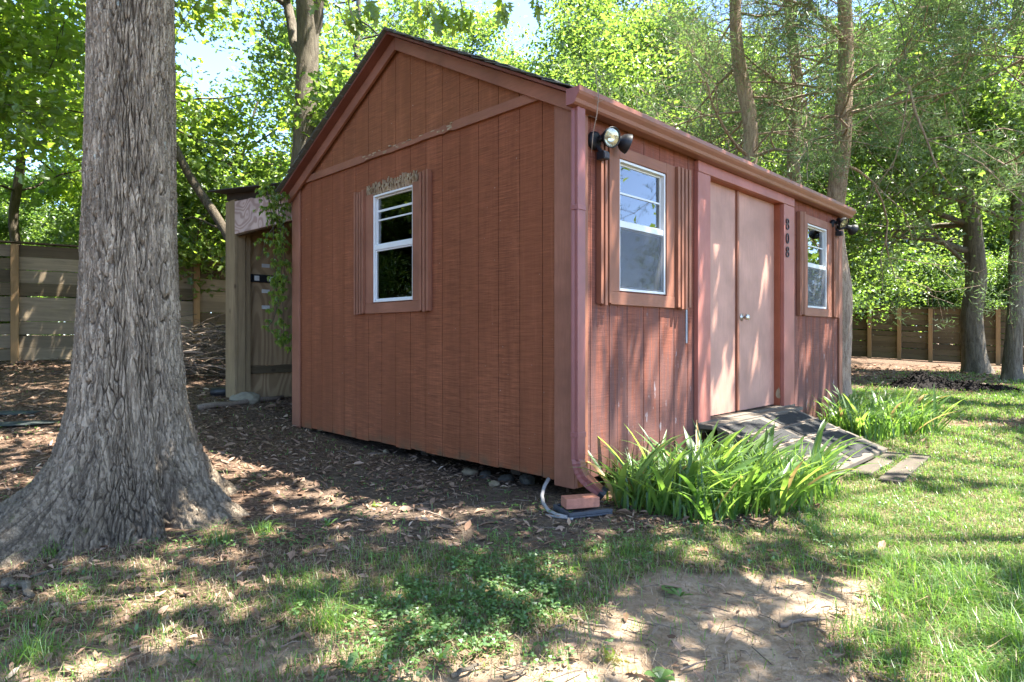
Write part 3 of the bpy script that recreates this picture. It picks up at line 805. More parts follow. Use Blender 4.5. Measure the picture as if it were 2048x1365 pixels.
# doors --------------------------------------------------------------
RD = .055
for a, b in ((1.668, 2.309), (2.345, 3.140)):
    d = box_part('door', (a, RD, .243), (b, RD + .04, 2.19), 'door_paint', shed, .003)
    if a > 2:
        mb = MB(); M = Matrix.Translation((2.43, RD, 1.075)) @ Matrix.Rotation(R(90), 4, 'X')
        mb.lathe([(0, -.001), (.032, 0), (.032, .006), (.012, .010), (.012, .032), (.024, .038), (.030, .050), (.026, .064), (.012, .070), (0, .071)], 20, M)
        part('door_knob', mb, 'steel', d, True)
box_part('astragal', (2.3095, RD - .020, .25), (2.3445, RD + .03, 2.185), 'trim_paint', shed)
box_part('door_trim', (1.47, -.040, .165), (1.672, -.0025, 2.185), 'door_trim_paint', shed, .004)
box_part('door_trim', (3.146, -.040, .135), (3.405, -.0025, 2.185), 'door_trim_paint', shed, .004)
hd = box_part('door_head', (1.472, -.042, 2.187), (3.403, -.0025, 2.273), 'door_trim_paint', shed, .004)
box_part('door_jamb', (3.1415, -.0022, .235), (3.159, RD + .05, 2.19), 'jamb_paint', shed)
box_part('door_jamb', (1.661, -.0022, .235), (1.667, RD + .05, 2.19), 'jamb_paint', shed)
box_part('door_head_jamb', (1.6675, -.0022, 2.191), (3.141, RD + .05, 2.1945), 'jamb_paint', shed)
box_part('threshold', (1.47, -.045, .15), (3.41, RD + .06, .234), 'weathered_deck', shed)
mb = MB(); r2 = np.random.default_rng(5)
pts = [(.016 + .022 * math.cos(t) * r2.uniform(.5, 1.2), .35 + .065 * math.sin(t) * r2.uniform(.6, 1.2)) for t in np.linspace(0, 2 * math.pi, 13)[:-1]]
mb.prism(pts, 'x', 3.1405, 3.1413); part('bare_patch', mb, 'rot_wood', shed)['label'] = 'pale bare patch at the foot of the door jamb'
mb = MB(); u_, z_ = frontp(1372, 598); mb.box((u_ - .012, -.006, z_ - .34), (u_ + .012, -.0025, z_)); part('metal_strip', mb, 'grey_metal', shed)
# house number 8 0 8
def ring(mb, cu, cz, rx, rz, w_side, w_end, d0, d1, n=28):
    t = np.arange(n) * 2 * np.pi / n
    O = np.stack([cu + rx * np.cos(t), cz + rz * np.sin(t)], -1); I = np.stack([cu + (rx - w_side) * np.cos(t), cz + (rz - w_end) * np.sin(t)], -1)
    V = []
    for P, d in ((O, d0), (I, d0), (O, d1), (I, d1)): V.append(np.stack([P[:, 0], np.full(n, d), P[:, 1]], -1))
    i = np.arange(n); j = (i + 1) % n
    mb.add(np.concatenate(V), np.concatenate([np.stack([i, j, n + j, n + i], -1), np.stack([2*n+i, 3*n+i, 3*n+j, 2*n+j], -1), np.stack([i, 2*n+i, 2*n+j, j], -1), np.stack([n+i, n+j, 3*n+j, 3*n+i], -1)]))
for ch, y0, y1 in (('eight', 438, 460), ('zero', 467, 488), ('eight', 494, 515)):
    mb = MB(); zt = frontp(1574, y0, .04)[1]; zb = frontp(1574, y1, .04)[1]; uc = frontp(1574, 470, .04)[0]; h = zt - zb
    if ch == 'zero': ring(mb, uc, (zt + zb) / 2, .034, h / 2, .012, .008, -.050, -.0405)
    else:
        ring(mb, uc, zb + h * .28, .036, h * .29, .011, .009, -.050, -.0405); ring(mb, uc, zt - h * .235, 0.031, h * .25, .010, .009, -.0505, -.0408)
    part('house_number', mb, 'digit_iron', shed)

# ------------------------------------------------------------------ floodlights
def floodlight(label, u, z, heads, hang_sensor=True):
    w = to_world(u, 0)
    t = thing('floodlight', label, 'floodlight', (w[0], w[1], SZ + z), math.atan2(DR[1], DR[0]), 'twin floodlights on the shed front')
    mb = MB(); M = Matrix.Rotation(R(90), 4, 'X')
    mb.lathe([(0, .003), (.055, .003), (.058, .010), (.054, .036), (.040, .044), (0, .045)], 24, M); part('mounting_box', mb, 'black_plastic', t, True)
    for (px, pz, out_, aim) in heads:
        d = Vector(aim).normalized(); M = Matrix.Translation((px, -out_, pz)) @ d.to_track_quat('Z', 'Y').to_matrix().to_4x4() @ Matrix.Scale(.74, 4)
        mb = MB()
        mb.lathe([(0, -.085), (.028, -.083), (.034, -.070), (.036, -.045), (.046, -.025), (.066, -.006), (.080, .022), (.086, .050), (.087, .056), (.079, .057), (.076, .046)], 28, M)
        h = part('lamp_head', mb, 'black_plastic', t, True)
        mb = MB(); mb.lathe([(.0775, .046), (.066, .030), (.044, .012), (.016, .004), (0, .003)], 28, M); part('reflector', mb, 'lamp_reflector', h, True)
        mb = MB(); mb.lathe([(0, .004), (.010, .005), (.011, .030), (.006, .036), (0, .037)], 10, M); part('bulb', mb, 'white_vinyl', h, True)
        mb = MB(); mb.lathe([(.0768, .0462), (.05, .050), (0, .0525)], 28, M); part('lens', mb, 'window_glass', h, True)
        a = M @ Vector((0, 0, -.075)); mb = MB(); mb.tube([(px * .3, -.040, pz * .3), (px * .7, -.06, pz * .8), tuple(a)], .017, 10); part('swivel_arm', mb, 'black_plastic', t, True)
    if hang_sensor:
        mb = MB(); mb.tube([(0, -.03, -.03), (.0, -.075, -.085)], .014, 8)
        mb.box((-.028, -.115, -.135), (.028, -.055, -.085)); s_ = part('motion_sensor', mb, 'black_plastic', t, False, .004)
        mb = MB(); mb.box((-.024, -.119, -.128), (.024, -.1155, -.098)); part('sensor_lens', mb, 'digit_iron', s_)
u1, z1 = frontp(1188, 278, .0)
floodlight('twin floodlight beside the downspout, over the nearer front window', u1 - .02, z1 - .02,
           [(.035, .01, .10, (-.28, -1, -.28)), (.19, .015, .10, (.95, -.62, -.35))])
u2, z2 = frontp(1668, 452, .0)
floodlight('twin floodlight at the far end of the shed front', u2 - .09, z2,
           [(.0, .02, .11, (-.35, -1, -.75)), (.12, -.05, .17, (.8, -.55, -.35))])

# ------------------------------------------------------------------ things by the shed
def near_corner_bits():
    X, Y, Z = groundp(1165, 1026)
    a = math.atan2(DR[1], DR[0]) - .42
    t = thing('splash_tray', 'flat dark grey plastic tray lying under the downspout with a brick on it', 'tray', (X, Y, Z + .004), a)
    mb = MB(); mb.box((-.135, -.105, 0), (.135, .105, .012)); part('tray_base', mb, 'splash_grey', t, False, .004)
    for lo, hi in (((-.135, -.105, .0125), (.135, -.090, .032)), ((-.135, .090, .0125), (.135, .105, .032)), ((-.135, -.0895, .0125), (-.120, .0895, .032)), ((-.02, -.0895, .0125), (.135, -.055, .026))):
        box_part('tray_rim', lo, hi, 'splash_grey', t, .003)
    mb = MB(); mb.box((-.1, -.047, 0), (.1, .047, .057))
    o = link('brick', mb.mesh('brick', 'brick_clay'), None, (X - .012, Y + .008, Z + .0165), (0, 0, a - .10)); b = o.modifiers.new('bevel', 'BEVEL'); b.width = .004; b.segments = 2
    o.location.z += .018
    tag(o, 'single red clay brick lying on the dark tray under the downspout', 'brick')
    c0 = groundp(1090, 975); P = [ray(1097, 958, 3.86), ray(1088, 975, 3.80), ray(1084, 992, 3.72), ray(1087, 1008, 3.64), ray(1097, 1022, 3.56), ray(1115, 1034, 3.49), ray(1135, 1042, 3.44)]
    P = [np.array([p[0], p[1], max(p[2], gz1(p[0], p[1]) + .010)]) for p in P]
    mb = MB(); mb.tube(P, .011, 10); o = part('cable', mb, 'cable_grey', None, True); tag(o, 'grey hose bent down from under the shed corner to the tray', 'hose')
    P = [ray(1092, 1026, 3.52), ray(1108, 1036, 3.475), ray(1128, 1044, 3.44), ray(1146, 1046, 3.42)]
    P = [np.array([p[0], p[1], gz1(p[0], p[1]) + .008]) for p in P]
    mb = MB(); mb.tube(P, .006, 8); o = part('brown_cable', mb, 'cable_grey', None, True); tag(o, 'thin wire lying along the front edge of the tray', 'wire')
near_corner_bits()

def ramp():
    w = to_world(0, 0)
    t = thing('entry_ramp', 'weathered plank ramp with black grip strips leading up to the shed doors', 'ramp', (w[0], w[1], 0), math.atan2(DR[1], DR[0]))
    ztop = .235 + SZ - .015; v0, v1 = -.05, -.93
    zf = lambda v: ztop + (v - v0) / (v1 - v0) * (.045 - ztop)
    u0, u1 = 1.52, 3.12
    # level landing plank against the threshold, then eight planks down the slope
    box_part('landing_plank', (1.47, -.16, ztop - .03), (3.30, -.047, ztop + .004), 'weathered_deck', t, .004)
    vv = np.linspace(-.165, v1, 8); rr = np.random.default_rng(2)
    zf = lambda v: (ztop - .004) + (v + .165) / (v1 + .165) * (.04 - ztop)
    for a, b in zip(vv[:-1], vv[1:]):
        a2, b2 = a - .003, b + .003
        mb = MB(); mb.prism([(a2, zf(a2) - .03), (b2, zf(b2) - .03), (b2, zf(b2)), (a2, zf(a2))], 'x', u0 + rr.uniform(-.012, .012), u1 + rr.uniform(-.012, .012))
        part('ramp_plank', mb, 'weathered_deck', t, False, .003)
    for k in range(4):
        a = -.20 - k * .185; b = a - .135
        for (p, q) in ((u0 + .05, 2.26), (2.34, u1 - .06)):
            n = 12; us = np.linspace(p + rr.uniform(0, .03), q - rr.uniform(0, .05), n)
            top = [(x, a + rr.uniform(-.012, .012)) for x in us]; bt = [(x, b + rr.uniform(-.014, .014)) for x in us[::-1]]
            poly = top + bt
            V = [(x, v, zf(v) + .0025) for x, v in poly] + [(x, v, zf(v) + .0062) for x, v in poly]; m_ = len(poly)
            F = [[n - 1 - i + 0 + 0, n - 2 - i, n + i + 1, n + i] for i in range(n - 1)]
            F = [[i, i + 1, 2 * n - 2 - i, 2 * n - 1 - i] for i in range(n - 1)]
            mb = MB(); mb.poly(V, [[a_ + m_ for a_ in f][::-1] for f in F] + F + [[i, (i + 1) % m_, (i + 1) % m_ + m_, i + m_] for i in range(m_)])
            part('grip_strip', mb, 'mat_black', t)
        if k < 3:
            v = a - .160; box_part('cleat', (u0 + .01, v - .009, zf(v) + .001), (u1 - .01, v + .009, zf(v) + .009), 'dry_stick', t, .001)
    for u in (u0 + .01, u1 - .045):
        mb = MB(); mb.prism([(-.17, .0), (v1 + .02, .0), (v1 + .02, .012), (-.17, zf(-.17) - .032)], 'x', u, u + .035); part('ramp_stringer', mb, 'weathered_deck', t)
    # two half buried planks in the grass at the ramp's foot
    for k, (pa, pb, wd) in enumerate((((2.05, -1.015), (3.02, -1.02), .13), ((1.93, -1.235), (3.05, -1.19), .14))):
        A, B = to_world(*pa), to_world(*pb); mid = (A + B) / 2; d = B - A
        z = max(gz1(*A), gz1(*mid), gz1(*B))
        mb = MB(); L = np.linalg.norm(d); mb.box((-L / 2, -wd / 2, -.03), (L / 2, wd / 2, .0))
        o = link('ground_plank', mb.mesh('ground_plank', 'plank_grey'), None, (mid[0], mid[1], z + .016), (0, math.atan2(gz1(*A) - gz1(*B), L) * 1.0, math.atan2(d[1], d[0])))
        bv = o.modifiers.new('bevel', 'BEVEL'); bv.width = .004
        tag(o, ('grey plank laid in the ground touching the foot of the ramp', 'grey plank half hidden by grass, one step out from the ramp')[k], 'plank', 'planks laid in the grass before the ramp')
ramp()

# stones under the gable wall
def stone_mesh(name, seed, mat, rx, ry, rz):
    import bmesh
    bm = bmesh.new(); bmesh.ops.create_icosphere(bm, subdivisions=2, radius=1)
    r2 = np.random.default_rng(seed); ks = r2.normal(size=(7, 3)); ks /= np.linalg.norm(ks, axis=1)[:, None]; ds = r2.uniform(.55, .9, 7)
    for v in bm.verts:
        p = np.array(v.co)
        for k, d in zip(ks, ds):
            e = p @ k - d
            if e > 0: p = p - k * e * .9
        v.co = Vector(p * np.array([rx, ry, rz]) * (1 + r2.normal() * .02))
    me = bpy.data.meshes.new(name); bm.to_mesh(me); bm.free(); me.materials.append(MATS[mat]); return me
for k, (x, y, s_, mat, lab) in enumerate([(938, 950, .085, 'rock_tan', 'rounded tan stone under the shed wall, left of the pair of grey stones'), (972, 955, .075, 'rock_grey', 'grey stone under the shed wall next to the tan stone'),
        (988, 972, .055, 'rock_tan', 'small tan stone just in front of the grey stones under the wall'), (1012, 962, .08, 'rock_grey', 'grey stone under the shed wall nearest to the corner'),
        (772, 905, .045, 'rock_tan', 'small pale stone under the middle of the gable wall'), (640, 862, .05, 'rock_tan', 'pale flat stone at the far foot of the gable wall'),
        (1055, 966, .10, 'rock_grey', 'flat dark block under the shed wall near the downspout corner')]):
    X, Y, Z = groundp(x, y)
    o = link('stone', stone_mesh('stone', 40 + k, mat, s_ * .85, s_ * .7, s_ * .5), None, (X, Y, Z + s_ * .18), (0, 0, k * 1.3)); tag(o, lab, 'stone', 'stones under the shed')
X, Y, Z = groundp(417, 1030)
tag(link('stone', stone_mesh('stone', 77, 'rock_tan', .055, .04, .036), None, (X, Y, Z + .02), (.2, .4, .8)), 'angular cream and rust coloured rock by the right root of the big oak', 'rock')
for k, (x, y, s_, h, lab) in enumerate([(25, 828, .34, .022, 'upper of two flat slate slabs in the leaves left of the big oak'), (20, 850, .38, .020, 'lower of two flat slate slabs in the leaves left of the big oak')]):
    X, Y, Z = groundp(x, y)
    tag(link('slate_slab', stone_mesh('slate_slab', 90 + k, 'slate', s_, s_ * .45, h), None, (X, Y, Z + .01), (0, 0, .1 + .2 * k)), lab, 'slab')

# ------------------------------------------------------------------ lean-to behind the shed
def lean_to():
    w = to_world(0, 0)
    t = thing('lean_to', 'open lean-to of bare plywood and posts built against the back of the shed', 'lean-to', (w[0], w[1], 0), math.atan2(DR[1], DR[0]))
    za = lambda z: z
    box_part('side_board', (-.002, 5.195, .26), (.036, 5.47, 2.64), 'lean_post', t, .004)
    box_part('front_post', (.0385, 5.195, .27), (.128, 5.285, 2.62), 'lean_post', t, .004)
    box_part('inner_stud', (.135, 5.215, .29), (.20, 5.30, 2.6), 'lean_post', t, .004)
    # header plywood with a ragged top edge
    r2 = np.random.default_rng(8); vs_ = np.linspace(3.70, 5.193, 14)
    top = [(v, 2.50 + (v - 3.7) * .085 + r2.uniform(-.02, .02)) for v in vs_]
    pts = [(3.70, 2.20), (5.193, 2.225)] + top[::-1]
    mb = MB(); mb.prism(pts, 'x', -.0, .018); part('header_panel', mb, 'plywood_pink', t)
    box_part('header_lip', (.0185, 3.70, 2.205), (.06, 5.193, 2.245), 'fence_board_brown', t)
    vz = 5.31
    zb_ = lambda y: frontp(530, y, -vz)[1] + SZ
    box_part('side_panel', (.21, vz, zb_(731) + .002), (2.75, vz + .018, 2.66), 'plywood_brown', t)
    box_part('batten', (.21, vz - .03, zb_(747)), (2.75, vz + .016, zb_(731)), 'fence_board_brown', t)
    box_part('bottom_panel', (.21, vz, zb_(800) - .1), (2.75, vz + .017, zb_(747) - .002), 'plywood_brown', t)
    box_part('back_panel', (2.752, 3.68, .10), (2.77, vz + .016, 2.66), 'plywood_brown', t)
    def rz_(v): return 2.55 + (v - 3.70) * .12
    mb = MB(); mb.prism([(3.66, rz_(3.66)), (5.68, rz_(5.68)), (5.68, rz_(5.68) + .012), (3.66, rz_(3.66) + .012)], 'x', -.14, 2.95)
    part('roof_sheet', mb, 'dark_roofing', t)
    for z, nme in ((2.66, 'rafter'),):
        mb = MB(); mb.prism([(3.68, rz_(3.68) - .09), (5.6, rz_(5.6) - .09), (5.6, rz_(5.6) - .002), (3.68, rz_(3.68) - .002)], 'x', .062, .10); part(nme, mb, 'dark_interior', t)
    # pale staples / tags on the back panel
    for y in (532, 583, 615):
        u, z = frontp(532, y, -(vz - .01))
        box_part('paper_tag', (u - .05, vz - .0045, z + SZ - .022), (u + .05, vz - .0005, z + SZ + .022), 'label_white', t, 0)
    ua, zl = frontp(502, 556, -(vz - .03)); ub, _ = frontp(562, 556, -(vz - .03)); z = zl + SZ; wv = to_world((ua + ub) / 2, vz - .001)
    lv = thing('spirit_level', 'black spirit level hung flat on the plywood inside the lean-to', 'level', (wv[0], wv[1], z), math.atan2(DR[1], DR[0]))
    hw = (ub - ua) / 2
    box_part('level_body', (-hw, -.026, -.048), (hw, -.001, .048), 'black_plastic', lv, .003)
    for du in (-hw * .62, hw * .35):
        box_part('vial_window', (du - hw * .16, -.031, -.030), (du + hw * .16, -.0265, .030), 'label_white', lv, .001)
    # concrete pier
    P = to_world(.11, 5.17); zg = gz1(*P)
    o = link('concrete_pier', stone_mesh('concrete_pier', 5, 'concrete', .20, .17, .10), None, (P[0], P[1], zg + .035), (0, 0, .7)); tag(o, 'pale concrete pier block under the lean-to post', 'pier block')
    X, Y, Z = groundp(440, 792)
    mb = MB(); mb.tube([(-.1, 0, 0), (.0, .0, 0), (.25, .16, 0)], .055, 14)
    mb2 = mb; o = link('drain_pipe', mb2.mesh('drain_pipe', 'pipe_black', True), None, (X, Y, Z + .05)); tag(o, 'black drain pipe end poking out beside the lean-to post', 'pipe')
    A, B = groundp(397, 822), groundp(566, 800)
    mb = MB(); pts = [np.array(A) + (np.array(B) - np.array(A)) * k / 6 + np.array([0, 0, .035 + .01 * math.sin(k * 2)]) for k in range(7)]
    mb.tube(pts, np.linspace(.036, .028, 7), 9); o = part('birch_pole', mb, 'dry_stick', None, True); tag(o, 'straight pale barked pole lying on the ground before the lean-to', 'pole')
lean_to()

# ------------------------------------------------------------------ fences
def fence(P0, P1, n, post_w, hgt, nb, label, bmat, pmat, seed, front=1, gap=.012, ext=(0, 0)):
    """n bays between P0 and P1; boards run behind square posts"""
    P0 = np.array(P0, float); P1 = np.array(P1, float); d = (P1 - P0) / n
    t = thing('board_fence', label, 'fence', (P0[0], P0[1], 0), math.atan2(d[1], d[0])); L = float(np.linalg.norm(d))
    rr = np.random.default_rng(seed); k0, k1 = -ext[0], n + ext[1]
    base = lambda k: gz1(*(P0 + d * k))
    for k in range(k0, k1 + 1):
        zb = base(k)
        box_part('post', (k * L - post_w / 2, front * .0 - (post_w if front > 0 else 0), zb - .05), (k * L + post_w / 2, (0 if front > 0 else post_w), zb + hgt), pmat, t, .004)
    bh = hgt / nb
    for k in range(k0, k1):
        za, zb = base(k), base(k + 1)
        for j in range(nb):
            g_ = gap * rr.choice([.15, .4, 1.0, 1.5], p=[.35, .25, .25, .15]); e0, e1 = rr.uniform(-.004, .004, 2)
            lo, hi = j * bh + .02, (j + 1) * bh + .02 - g_
            y0 = .003 if front > 0 else -.026; y0 += rr.uniform(-.002, .003)
            V = [(k * L, y0, za + lo + e0), ((k + 1) * L - .003, y0, zb + lo + e1), ((k + 1) * L - .003, y0 + .022, zb + lo + e1), (k * L, y0 + .022, za + lo + e0),
                 (k * L, y0, za + hi + e0), ((k + 1) * L - .003, y0, zb + hi + e1), ((k + 1) * L - .003, y0 + .022, zb + hi + e1), (k * L, y0 + .022, za + hi + e0)]
            mb = MB(); mb.add(V, [(0,3,2,1),(4,5,6,7),(0,1,5,4),(1,2,6,5),(2,3,7,6),(3,0,4,7)]); part('board', mb, bmat if rr.random() > .3 else 'fence_board_brown', t)
        za, zb = za + hgt + .022, zb + hgt + .022
        V = [(k * L, -post_w, za), ((k + 1) * L - .002, -post_w, zb), ((k + 1) * L - .002, .04, zb), (k * L, .04, za)]
        V += [(x, y, z + .022) for x, y, z in V]
        mb = MB(); mb.add(V, [(0,3,2,1),(4,5,6,7),(0,1,5,4),(1,2,6,5),(2,3,7,6),(3,0,4,7)]); part('cap_board', mb, 'fence_board_brown', t)
    return t
LA, LB = np.array([-7.64, 9.7]), np.array([-5.61, 11.2])
fence(LA, LB, 1, .10, 1.80, 9, 'tall grey and brown board fence with horizontal planks behind the big oak', 'fence_board', 'fence_post', 4, 1, .02, (1, 2))
RA, RB = np.array([12.84, 22.65]), np.array([15.76, 20.36 - 1.15 + .98])
RB = RA + 4 * np.array([.72, -.56])
fence(RA, RB, 4, .12, 1.80, 9, 'dark brown board fence with pale posts beyond the mulch pile', 'fence_board_brown', 'fence_post', 6, 1, .024, (4, 6))

# ------------------------------------------------------------------ trees: trunks and limbs
class Tree:
    def __init__(s, seed): s.r = np.random.default_rng(seed); s.tb = MB(); s.tips = []
    def limb(s, p, d, L, r0, depth, droop=.0, wob=.16, seg=6, kids=(3, 5), spread=.9, shrink=.62):
        n = max(4, int(L / .35)) if depth > 0 else 4; n = min(n, 12)
        pts = [np.array(p, float)]; dd = np.array(d, float); dd /= np.linalg.norm(dd)
        for i in range(n):
            dd = dd + s.r.normal(size=3) * wob; dd[2] += droop / n; dd /= np.linalg.norm(dd); pts.append(pts[-1] + dd * L / n)
        pts = np.array(pts); rad = np.linspace(r0, max(r0 * .35, .004), len(pts))
        s.tb.tube(pts, rad, seg if depth > 1 else (5 if depth == 1 else 3), False)
        if depth == 0:
            for i in range(1, len(pts)): s.tips.append(pts[i])
            return
        if depth == 1: s.tips.append(pts[-1])
        k = s.r.integers(*kids)
        for _ in range(k):
            i = s.r.integers(max(1, len(pts) // 3), len(pts)); a = pts[i] - pts[i - 1]; a /= np.linalg.norm(a)
            q = s.r.normal(size=3); q -= q @ a * a; q /= np.linalg.norm(q)
            nd = a * (1 - spread * .4) + q * spread * .75 + np.array([0, 0, .08])
            s.limb(pts[i], nd, L * shrink * s.r.uniform(.75, 1.2), rad[i] * .62, depth - 1, droop, wob, seg, kids, spread, shrink)
def leaves(mb, C, per, sig, size, rs, up=.6, fold=.18, shape='kite', keep=None, axis_out=None):
    """clumps of leaves round the points C"""
    C = np.asarray(C); n = len(C) * per
    P = np.repeat(C, per, 0) + rs.normal(size=(n, 3)) * np.asarray(sig)
    nr = rs.normal(size=(n, 3)) * (1 - up); nr[:, 2] += up; nr /= np.linalg.norm(nr, axis=1)[:, None]
    ax = rs.normal(size=(n, 3)); ax[:, 2] -= .35; ax -= (ax * nr).sum(1)[:, None] * nr; ax /= np.linalg.norm(ax, axis=1)[:, None]
    sd = np.cross(nr, ax); L = size * rs.uniform(.65, 1.25, n)[:, None]
    rnd = np.clip(np.repeat(rs.uniform(.0, 1, len(C)), per) * .5 + rs.uniform(0, .5, n), 0, 1)
    if shape == 'kite':
        V = np.stack([P, P + ax * L * .45 + sd * L * .36 + nr * L * fold, P + ax * L, P + ax * L * .45 - sd * L * .36 + nr * L * fold], 1)
        b = np.arange(n)[:, None] * 4
        F = np.concatenate([b + np.array([[0, 1, 2]]), b + np.array([[0, 2, 3]])]); k = 4
    elif shape == 'lobed':                        # five-pointed maple-like outline, six triangles
        loc_ = [(0, 0), (.30, .46), (.42, .16), (.78, .30), (1.0, 0), (.78, -.30), (.42, -.16), (.30, -.46)]
        V = np.stack([P + ax * L * a + sd * L * b_ + nr * L * fold * abs(b_) * 2 - nr * L * .18 * a * a for a, b_ in loc_], 1)
        b = np.arange(n)[:, None] * 8
        F = np.concatenate([b + np.array([t]) for t in ((0, 2, 1), (0, 4, 2), (2, 4, 3), (0, 6, 4), (0, 7, 6), (6, 5, 4))]); k = 8
    elif shape == 'needle':
        V = np.stack([P - sd * L * .045, P + sd * L * .045, P + ax * L], 1); b = np.arange(n)[:, None] * 3
        F = b + np.array([[0, 1, 2]]); k = 3
    mb.add(V.reshape(-1, 3), F, rnd=np.repeat(rnd, k))
def trunk_mesh(mb, base, top, r0, r1, seg=20, n=24, flare=.8, wob=.05, seed=1, rough=.06):
    s = np.linspace(0, 1, n) ** 1.4; base = np.array(base, float); top = np.array(top, float)
    H = np.linalg.norm(top - base)
    pts = base + (top - base) * s[:, None]
    pts[:, 0] += (vnoise(s * 3 * max(1, H / 4), s * 0 + seed, seed) - .5) * wob * 2 * np.minimum(1, s * 6); pts[:, 1] += (vnoise(s * 3 * max(1, H / 4), s * 0 + seed + 9, seed) - .5) * wob * 2 * np.minimum(1, s * 6)
    rad = (r0 + (r1 - r0) * s) * (1 + flare * np.exp(-s * H / .28))
    i0 = mb.n; mb.tube(pts, rad, seg, False)
    V = mb.v[-1]; th = np.tile(np.arange(seg), n); zz = np.repeat(s * H, seg); c = np.repeat(pts, seg, 0)
    nz = (vnoise(th * 1.0, zz * 2.2, seed + 3, seg) - .5) * rough * 2
    lob = .25 * flare * np.exp(-zz / .3) * np.cos(th * 2 * np.pi / seg * 5 + seed)
    V[:, :2] = c[:, :2] + (V[:, :2] - c[:, :2]) * (1 + nz + lob)[:, None]
    return pts, rad

# the big oak in front: bark modelled plate by plate
OAKX, OAKY = -2.125, 3.52
def big_oak():
    t = thing('oak_tree', 'big oak with furrowed grey bark and flaring roots in front of the shed', 'tree', (OAKX, OAKY, 0))
    na, nz_ = 520, 560
    zz = np.linspace(-.12, 3.55, nz_); sa = np.linspace(-np.pi, np.pi, na, endpoint=False); th = np.mod(-1.03 + sa - .5 * np.sin(sa), 2 * np.pi)   # finer on the side that is seen
    TT, ZZ = np.meshgrid(th, zz)
    # silhouette radius (from the photograph) along height, left/right differ a little
    hz = np.array([-.12, 0, .1, .2, .37, .5, .65, .93, 1.2, 1.6, 2.2, 2.8, 3.6])
    rr_ = np.array([.86, .70, .60, .51, .425, .385, .345, .305, .283, .262, .250, .240, .225])
    rad = np.interp(ZZ, hz, rr_) * .86
    cz = np.interp(ZZ, [-.12, 0, .37, .93, 2, 3.6], [.0, .0, .0, -.004, .0, .012])
    low = np.exp(-np.maximum(ZZ, 0) / .34)
    lob = .24 * np.cos(4 * TT + 1.2 + .6 * np.sin(TT)) + .13 * np.cos(7 * TT + .4) + .05 * np.cos(11 * TT + 2)
    # long roots: to the left, to the right and two towards the camera
    def root(a, w, k): d = np.angle(np.exp(1j * (TT - a))); return k * np.exp(-(d / w) ** 2)
    roots = root(np.pi * 1.02, .30, .30) + root(-.20, .20, .07) + root(-1.95, .26, .34) + root(-1.1, .16, .08) + root(1.6, .5, .15) + root(-2.55, .20, .24)
    rad = rad * (1 + low * (lob * .62 + .10 * np.cos(13 * TT + 1.5 * np.sin(2 * TT)) + .06 * np.cos(23 * TT + 2 * np.sin(3 * TT)))) - .05 * low * np.clip(np.cos(TT), 0, 1) + roots * np.exp(-np.maximum(ZZ + .02, 0) / .16) * .9 - .06 * low
    # furrowed bark: long interlacing ridges, cut across by thin cracks; finer plates towards the foot
    def ridges(ca, zs, sd):
        sx = TT / (2 * np.pi) * ca
        wx = sum(np.sin(TT * k_ + p_ + .9 * np.sin(ZZ * q_ + p_)) * a_ for k_, p_, q_, a_ in ((9, .3, 3, .25), (17, 1.1, 5, .22), (31, 2.0, 9, .16)))
        wz = .16 * np.sin(ZZ * 15 + 5 * np.sin(TT * 3)) + .12 * np.sin(ZZ * 37 + 9 * np.sin(TT * 7 + 1)) + .7 * (fbm(ZZ * 4 + 3, np.cos(TT) * 2, sd, 3) - .5)
        X_ = sx + wx + wz; Y_ = ZZ * zs + (fbm(np.cos(TT) * 7 + 20, np.sin(TT) * 7 + ZZ * 2, sd + 5, 2) - .5) * 4
        f1, f2, idc = cellular(X_, Y_, ca, sd); e = f2 - f1
        X2 = X_ * 2; g1, g2, idb = cellular(X2, ZZ * zs * 4.2 + wz * 2, 2 * ca, sd + 9); crack = sstep(.0, .22, g2 - g1)
        return sstep(.0, .30, e) * (.70 + .30 * idc) * (.62 + .38 * crack) + .14 * (idb - .5) * sstep(.1, .4, e), sx
    hA, sx = ridges(74, 6.0, 5); hB, _ = ridges(124, 10.0, 41)
    kb = sstep(.75, .15, ZZ)
    h = hA * (1 - kb) + hB * kb
    fine = fbm(sx * 4, ZZ * 70, 33, 3) - .5
    lump = fbm(sx * .9, ZZ * 14, 37, 3) - .5
    h = h + .20 * fine + .22 * lump * (.3 + .7 * kb)
    amp = .022 + .012 * low
    # a smooth worn strip on the right root and an old knot
    d = np.angle(np.exp(1j * (TT - (-1.02 + .22 * np.clip(.9 - ZZ, 0, 1)))))
    strip = np.exp(-(d / .085) ** 2) * sstep(.12, .4, ZZ) * (1 - sstep(1.3, 1.8, ZZ))
    h = h * (1 - .75 * strip) + .5 * strip
    tone = np.clip(.5 + .9 * (fbm(sx * .22, ZZ * 1.3, 81, 3) - .5) + .9 * (fbm(sx * 1.3, ZZ * 7, 83, 2) - .5), 0, 1)
    rad = rad + amp * (h - .6) + .01 * (fbm(sx * .35, ZZ * 2.2, 71, 2) - .5)
    lean = np.interp(ZZ, [-.12, 3.6], [0, .0])
    V = np.stack([cz + rad * np.cos(TT), rad * np.sin(TT), ZZ], -1).reshape(-1, 3)
    i = np.arange(nz_ - 1)[:, None] * na; j = np.arange(na)[None, :]; j2 = (j + 1) % na
    F = np.stack([i + j, i + j2, i + na + j2, i + na + j], -1).reshape(-1, 4)
    mb = MB(); mb.add(V, F, bark_h=np.clip(h, 0, 1).ravel(), bark_t=tone.ravel())
    part('trunk', mb, 'bark_big', t, True)
    return t
oak = big_oak()

